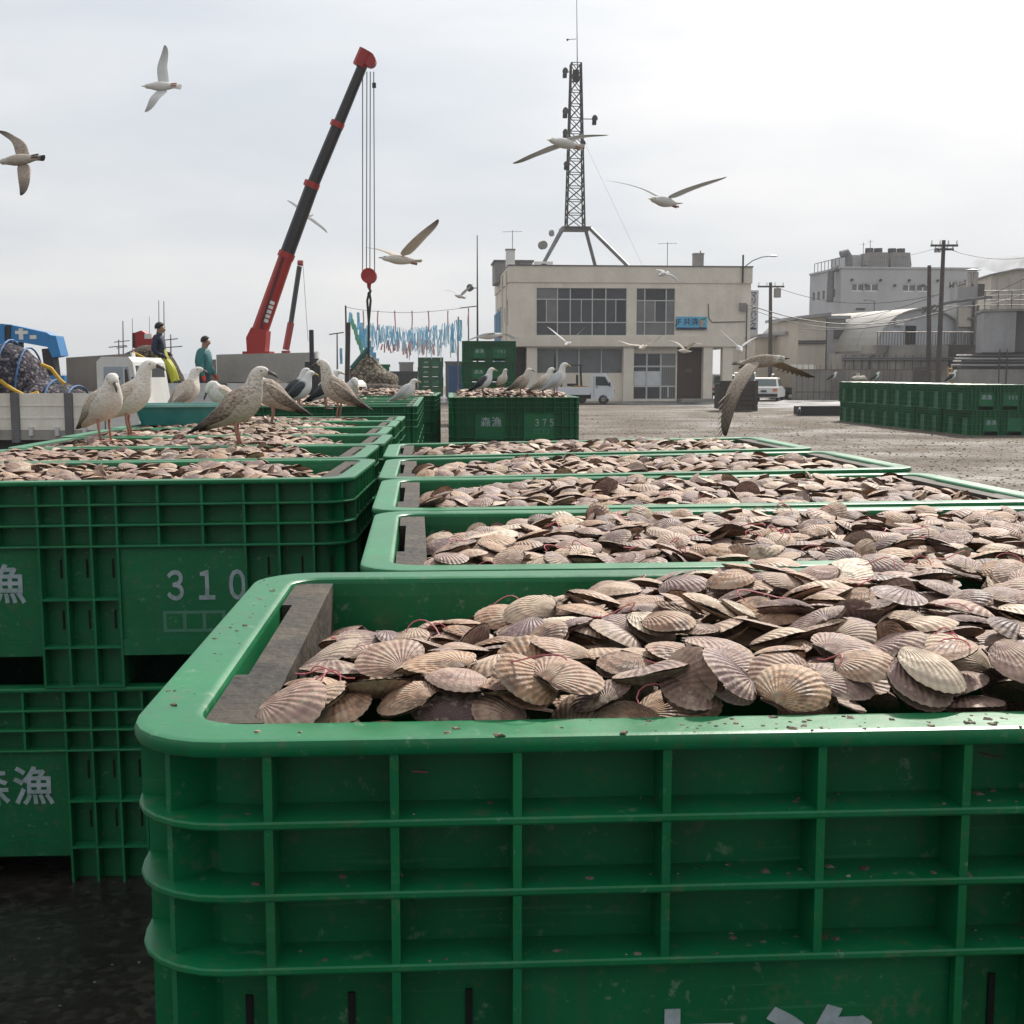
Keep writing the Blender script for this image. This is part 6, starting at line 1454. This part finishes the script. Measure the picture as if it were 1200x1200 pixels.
G(220, 489, 1.40, 62, 'pale', 'mottled pale gull seen from behind beside the turquoise tub', 1.0, neck=1.0, headyaw=-60)
G(262, 494, 1.385, 200, 'pale', 'hunched buff gull preening behind the large brown gull', .95, neck=.6, hunch=1, headdown=1.)
G(318, 498, 1.385, 185, 'juv', 'dark mottled gull bending low right of the large brown gull', 1.1, neck=.5, hunch=.5, headdown=1.4)
G(352, 481, 1.39, 25, 'adult', 'black-backed gull facing right, nearer of the two by the shell pile', .95, neck=1.0)
G(347, 476, 1.39, 10, 'adult', 'black-backed gull with white head, farther of the two by the shell pile', 1.0, neck=1.1)
G(396, 490, 1.385, 168, 'juv', 'slim brown gull in profile standing on the crate edge, facing left', 1.12, neck=1.2)
G(383, 479, 1.40, 20, 'adult', 'black-backed gull half hidden behind the slim brown gull', .95)
G(412, 476, 1.40, -60, 'white', 'white gull with head lowered by the blue rope', .9, neck=.7, headdown=1.)
G(476, 477, 1.33, 12, 'white', 'small white gull low behind the crate rim', .95, neck=.7)
G(567, 464.5, 1.42, 8, 'adult', 'black-backed gull at the left end of crate 375', .98, neck=1.05, group='gulls on crate 375')
G(611, 464, 1.42, 6, 'juv', 'brown gull in the middle of crate 375', .98, neck=1.0, group='gulls on crate 375')
G(637, 464.5, 1.42, 10, 'pale', 'pale gull with lowered back, left of the pair on crate 375', 1.0, neck=1.0, group='gulls on crate 375')
G(652, 464.5, 1.42, 30, 'white', 'white gull, rightmost on crate 375', 1.12, neck=1.15, headyaw=-30, group='gulls on crate 375')
G(589, 456.5, 1.42, -60, 'pale', 'small pale gull behind the others on crate 375', 1.0, group='gulls on crate 375')
G(1115, 449.3, 1.40, 8, 'adult', 'black-backed gull perched alone on the long crate stack', 1.05, group='gulls on the long stack')
G(976, 447.4, 1.40, 0, 'adult', 'leftmost gull on the far end of the long crate stack', 1.0, neck=.7, group='gulls on the long stack')
G(1026, 447.8, 1.40, 5, 'adult', 'third gull from the far end of the long crate stack', 1.0, neck=.7, group='gulls on the long stack')
G(936, 487.5, 0, 60, 'adult', 'gull crouching on the gravel at the end of the black tray', 1.0, neck=.6, group='gulls on the ground')
F = gull_fly
F(14, (762, 233, -.2), (798, 240, .15), ((746, 219, -.05), (709, 211, .1)), ((812, 217, 0), (851, 207, .1)), 'white', 'white gull gliding right of the mast with spread wings', False)
F(16.5, (643, 164, -.15), (684, 173, .15), ((631, 176, 0), (600, 191, .05)), ((677, 158, 0), (712, 158, .1)), 'white', 'white gull flying in front of the lattice mast', True)
F(16, (446, 302, -.05), (495, 307, .05), ((443, 293, .35), (427, 290, .5)), ((487, 275, -.3), (512, 257, -.35)), 'pale', 'buff gull banking beside the crane cables', True)
F(38, (533, 346, -.2), (546, 349, .2), ((529, 341, .1), (519, 340, .3)), ((545, 339, 0), (553, 333, .1)), 'white', 'small gull flying left of the beige building', True)
F(18, (168, 101, 0), (213, 101, 0), ((182, 78, .15), (192, 53, .3)), ((174, 114, -.2), (169, 131, -.3)), 'white', 'gull high at left with wings up and down, black wing tip', True, under=True)
F(15, (-2, 190, 0), (53, 184, 0), ((13, 166, .2), (-4, 154, .35)), ((19, 208, -.2), (23, 229, -.3)), 'juv', 'dark brown gull cut by the left edge of the picture', True, under=True)
F(34, (350, 257, -.15), (367, 251, .25), ((347, 244, .1), (336, 235, .2)), ((368, 262, 0), (383, 273, 0)), 'white', 'gull passing behind the crane boom', True)
F(45, (771, 323, -.2), (784, 319, .2), ((774, 318, .1), (768, 316, .3)), ((786, 324, 0), (795, 332, .1)), 'white', 'tiny white gull before the beige parapet', False)
F(38, (662, 405, -.3), (668, 401, .3), ((652, 393, 0), (641, 383, .2)), ((676, 393, 0), (687, 382, .2)), 'white', 'gull with wings raised in a V before the upper windows', True)
F(35, (749, 409, -.3), (757, 405, .3), ((737, 405, 0), (722, 399, .2)), ((765, 402, 0), (778, 391, .2)), 'pale', 'gull before the glass doors, left of two gliding there', True)
F(38, (795, 411, -.2), (810, 412, .2), ((790, 401, 0), (782, 399, .2)), ((811, 401, 0), (826, 405, .2)), 'pale', 'gull before the glass doors, right of two gliding there', True)
F(30, (869, 412, -.3), (864, 405, .3), ((853, 396, .1), (842, 385, .2)), ((877, 402, .1), (888, 395, .3)), 'white', 'pale gull by the building corner with one wing high', True)
F(11.5, (922, 420, -.1), (858, 427, .15), ((872, 457, -.35), (852, 511, -.3)), ((930, 429, .15), (957, 442, .45)), 'juv', 'large buff gull flapping low over the crates before the cars', True, chord=1.12)
F(30, (560, 395, -.15), (592, 392, .15), ((566, 391, -.3), (546, 399, -.5)), ((584, 391, .3), (604, 398, .6)), 'white', 'white gull gliding over the tall crate stack', False)
F(42.5, (998, 443, -.2), (1014, 443, .2), ((1003, 437, -.1), (996, 436, -.3)), ((1008, 439, .1), (1016, 447, .2)), 'pale', 'second gull from the far end of the long stack, wings half open', True)

# ------------------------------------------------------------------ the two crew members
SKIN = M('skin', (.36, .21, .14), .6); HAIR = M('black_hair', (.012, .011, .011), .7); NAVYJ = M('navy_jacket', (.022, .028, .060), .8, None, .4, 8); YEL = M('yellow_overalls', (.50, .50, .03), .6, (.32, .32, .02), .4, 7, .3); TEALJ = M('teal_jacket', (.015, .13, .14), .6, (.03, .2, .2), .5, 8, .4); TROUS = M('dark_purple_trousers', (.035, .03, .055), .8); REDG = M('red_gloves', (.50, .05, .03), .6); BOOT = M('black_boots', (.015, .015, .015), .5)
def person(label, J, segs, mats, loc, hairm, hair_at, face):
    """J: joint -> (x, y, z, radius); segs: (a, b, material index); one skinned surface, coloured by the nearest limb"""
    names = list(J); me = bpy.data.meshes.new('body'); me.from_pydata([J[n][:3] for n in names], [(names.index(a), names.index(b)) for a, b, _ in segs], [])
    o = bpy.data.objects.new('tmp', me); COL.objects.link(o); sk = o.modifiers.new('skin', 'SKIN'); sk.use_smooth_shade = True
    for i, n in enumerate(names): r_ = J[n][3]; me.skin_vertices[0].data[i].radius = (r_, r_*(J[n][4] if len(J[n]) > 4 else 1))
    me.skin_vertices[0].data[names.index('pelvis')].use_root = True
    ss = o.modifiers.new('sub', 'SUBSURF'); ss.levels = 2; ss.render_levels = 2
    dg = bpy.context.evaluated_depsgraph_get(); dg.update(); nm = bpy.data.meshes.new_from_object(o.evaluated_get(dg)); bpy.data.objects.remove(o)
    nm.materials.clear()
    for m_ in mats: nm.materials.append(m_)
    for p in nm.polygons:
        best, bi = 9, 0
        for a, b, mi in segs:
            A, B = Vector(J[a][:3]), Vector(J[b][:3]); f = max(0, min(1, (p.center-A).dot(B-A)/max((B-A).length_squared, 1e-9))); dd = (p.center-A.lerp(B, f)).length-.5*(J[a][3]*(1-f)+J[b][3]*f)
            if dd < best: best, bi = dd, mi
        p.material_index = bi; p.use_smooth = True
    t = thing('person', label, 'person', loc); nm.name = 'body'; obj('body', nm, t)
    hx, hy, hz, hr = hair_at; fv = Vector(face)
    bm = bmesh.new(); bmesh.ops.create_icosphere(bm, subdivisions=3, radius=hr)
    bmesh.ops.delete(bm, geom=[v for v in bm.verts if v.co.z < -.25*hr - .2*hr or (v.co.dot(fv) > .45*hr and v.co.z < .45*hr)], context='VERTS')
    hm_ = bpy.data.meshes.new('hair'); bm.to_mesh(hm_); bm.free(); hm_.materials.append(hairm); ho = obj('hair', hm_, t, (hx, hy, hz)); so = ho.modifiers.new('s', 'SOLIDIFY'); so.thickness = .015
    sdv = fv.cross(Vector((0, 0, 1))).normalized()
    for sd in (-1, 1): e = Vector((hx, hy, hz-.012))+fv*(hr*.92)+sdv*sd*.032; MB().tube([e, e+fv*.008], [.010, .005], 6).build('eye', HAIR, t)
    return t
def hand(J, segs, pre, wrist, dirv, mi):
    w = Vector(wrist[:3]); d_ = Vector(dirv).normalized(); pv = w+d_*.07; J[pre+'palm'] = (*pv, .036); segs.append((pre+'wrist', pre+'palm', mi)); s_ = d_.cross(Vector((0, 1, .1))).normalized()
    for k, ln in enumerate((.055, .065, .062, .05)):
        q = pv+d_*ln+Vector((0, 1, 0))*(-.03+.02*k); J[pre+'f%d' % k] = (*q, .011); segs.append((pre+'palm', pre+'f%d' % k, mi))
    q = w+d_*.05+s_*.05; J[pre+'thumb'] = (*q, .012); segs.append((pre+'palm', pre+'thumb', mi))
# crewman in teal: stands on the grey truck's bed, looking right
v = P(240, 460, dB+1.0); loc = Vector((v.x, dB+1.0, zbB))
J = {'pelvis': (0, 0, .92, .185), 'waist': (.0, 0, 1.05, .20), 'chest': (.0, 0, 1.28, .235), 'neck0': (.01, 0, 1.45, .085), 'neck': (.03, 0, 1.51, .058), 'head': (.05, 0, 1.58, .088), 'crown': (.045, 0, 1.66, .086), 'nose': (.155, 0, 1.575, .016),
     'lhip': (0, .10, .88, .105), 'lknee': (.03, .11, .48, .075), 'lank': (0, .11, .09, .055), 'ltoe': (.15, .12, .045, .045), 'rhip': (0, -.10, .88, .105), 'rknee': (.03, -.11, .48, .075), 'rank': (0, -.11, .09, .055), 'rtoe': (.15, -.12, .045, .045),
     'lsho': (.0, .20, 1.39, .10), 'lelb': (.02, .29, 1.12, .082), 'lwrist': (.16, .24, .92, .045), 'rsho': (.0, -.20, 1.39, .10), 'relb': (-.03, -.30, 1.12, .085), 'rwrist': (.05, -.30, .90, .047)}
S_ = [('pelvis', 'waist', 0), ('waist', 'chest', 0), ('chest', 'neck0', 0), ('neck0', 'neck', 3), ('neck', 'head', 3), ('head', 'crown', 3), ('head', 'nose', 3), ('pelvis', 'lhip', 1), ('lhip', 'lknee', 1), ('lknee', 'lank', 1), ('lank', 'ltoe', 4), ('pelvis', 'rhip', 1), ('rhip', 'rknee', 1), ('rknee', 'rank', 1), ('rank', 'rtoe', 4), ('chest', 'lsho', 0), ('lsho', 'lelb', 0), ('lelb', 'lwrist', 0), ('chest', 'rsho', 0), ('rsho', 'relb', 0), ('relb', 'rwrist', 0)]
hand(J, S_, 'l', J['lwrist'], (.5, 0, -1), 2); hand(J, S_, 'r', J['rwrist'], (.25, 0, -1), 2)
person('person in teal jacket and red gloves standing on the grey truck bed, looking right', J, S_, [TEALJ, TROUS, REDG, SKIN, BOOT], loc, HAIR, (.042, 0, 1.63, .10), (1, 0, 0))
# crewman in navy top and yellow overalls: perched on the shell bundle, legs out to the right
v = P(189, 440, dB+.35); loc = Vector((v.x, dB+.35, zbB)); zz = lambda py: P(0, py, dB+.35).z-zbB; xx = lambda px: P(px, 440, dB+.35).x-v.x
hp = zz(417)
J = {'pelvis': (xx(190), 0, hp, .135), 'waist': (xx(188), 0, hp+.12, .135), 'chest': (xx(187), 0, hp+.30, .15), 'neck0': (xx(188), 0, hp+.42, .08), 'neck': (xx(188.5), 0, hp+.46, .055), 'head': (xx(190), 0, hp+.53, .085), 'crown': (xx(189.5), 0, hp+.60, .083), 'nose': (xx(190)+.105, 0, hp+.52, .015),
     'lhip': (xx(191), .09, hp-.04, .10), 'lknee': (xx(200), .11, zz(431), .082), 'lank': (xx(206), .11, zz(446)-.02, .055), 'ltoe': (xx(206)+.12, .12, zz(448)-.04, .042), 'rhip': (xx(191), -.09, hp-.04, .10), 'rknee': (xx(202), -.10, zz(432), .082), 'rank': (xx(205), -.11, zz(447)-.02, .057), 'rtoe': (xx(205)+.12, -.12, zz(448)-.04, .042),
     'lsho': (xx(187), .165, hp+.37, .072), 'lelb': (xx(185), .22, hp+.12, .058), 'lwrist': (xx(193), .18, hp+.05, .042), 'rsho': (xx(187), -.165, hp+.37, .072), 'relb': (xx(184), -.21, hp+.11, .058), 'rwrist': (xx(191), -.19, hp+.02, .042)}
S_ = [('pelvis', 'waist', 1), ('waist', 'chest', 0), ('chest', 'neck0', 0), ('neck0', 'neck', 0), ('neck', 'head', 3), ('head', 'crown', 3), ('head', 'nose', 3), ('pelvis', 'lhip', 1), ('lhip', 'lknee', 1), ('lknee', 'lank', 1), ('lank', 'ltoe', 4), ('pelvis', 'rhip', 1), ('rhip', 'rknee', 1), ('rknee', 'rank', 1), ('rank', 'rtoe', 4), ('chest', 'lsho', 0), ('lsho', 'lelb', 0), ('lelb', 'lwrist', 0), ('chest', 'rsho', 0), ('rsho', 'relb', 0), ('relb', 'rwrist', 0)]
hand(J, S_, 'l', J['lwrist'], (1, 0, -.3), 2); hand(J, S_, 'r', J['rwrist'], (1, 0, -.3), 2)
person('person in navy top and yellow overalls perched on the brown shell bundle', J, S_, [NAVYJ, YEL, NAVYJ, SKIN, BOOT], loc, HAIR, (xx(189), 0, hp+.58, .105), (1, 0, 0))

# ------------------------------------------------------------------ thin sea haze over the whole yard
hz_m = bpy.data.materials.new('haze'); hz_m.use_nodes = True; ht = hz_m.node_tree; ht.nodes.clear()
ho_ = ht.nodes.new('ShaderNodeOutputMaterial'); hv = ht.nodes.new('ShaderNodeVolumePrincipled'); hv.inputs['Color'].default_value = (.93, .95, 1, 1); hv.inputs['Density'].default_value = .0004; hv.inputs['Anisotropy'].default_value = .3
ht.links.new(hv.outputs[0], ho_.inputs['Volume'])
o = MB().box(-260, 260, -70, 230, -1.2, 26).build('haze', hz_m); stuff(o); tag(o, 'thin pale sea haze over the harbour yard', 'haze')
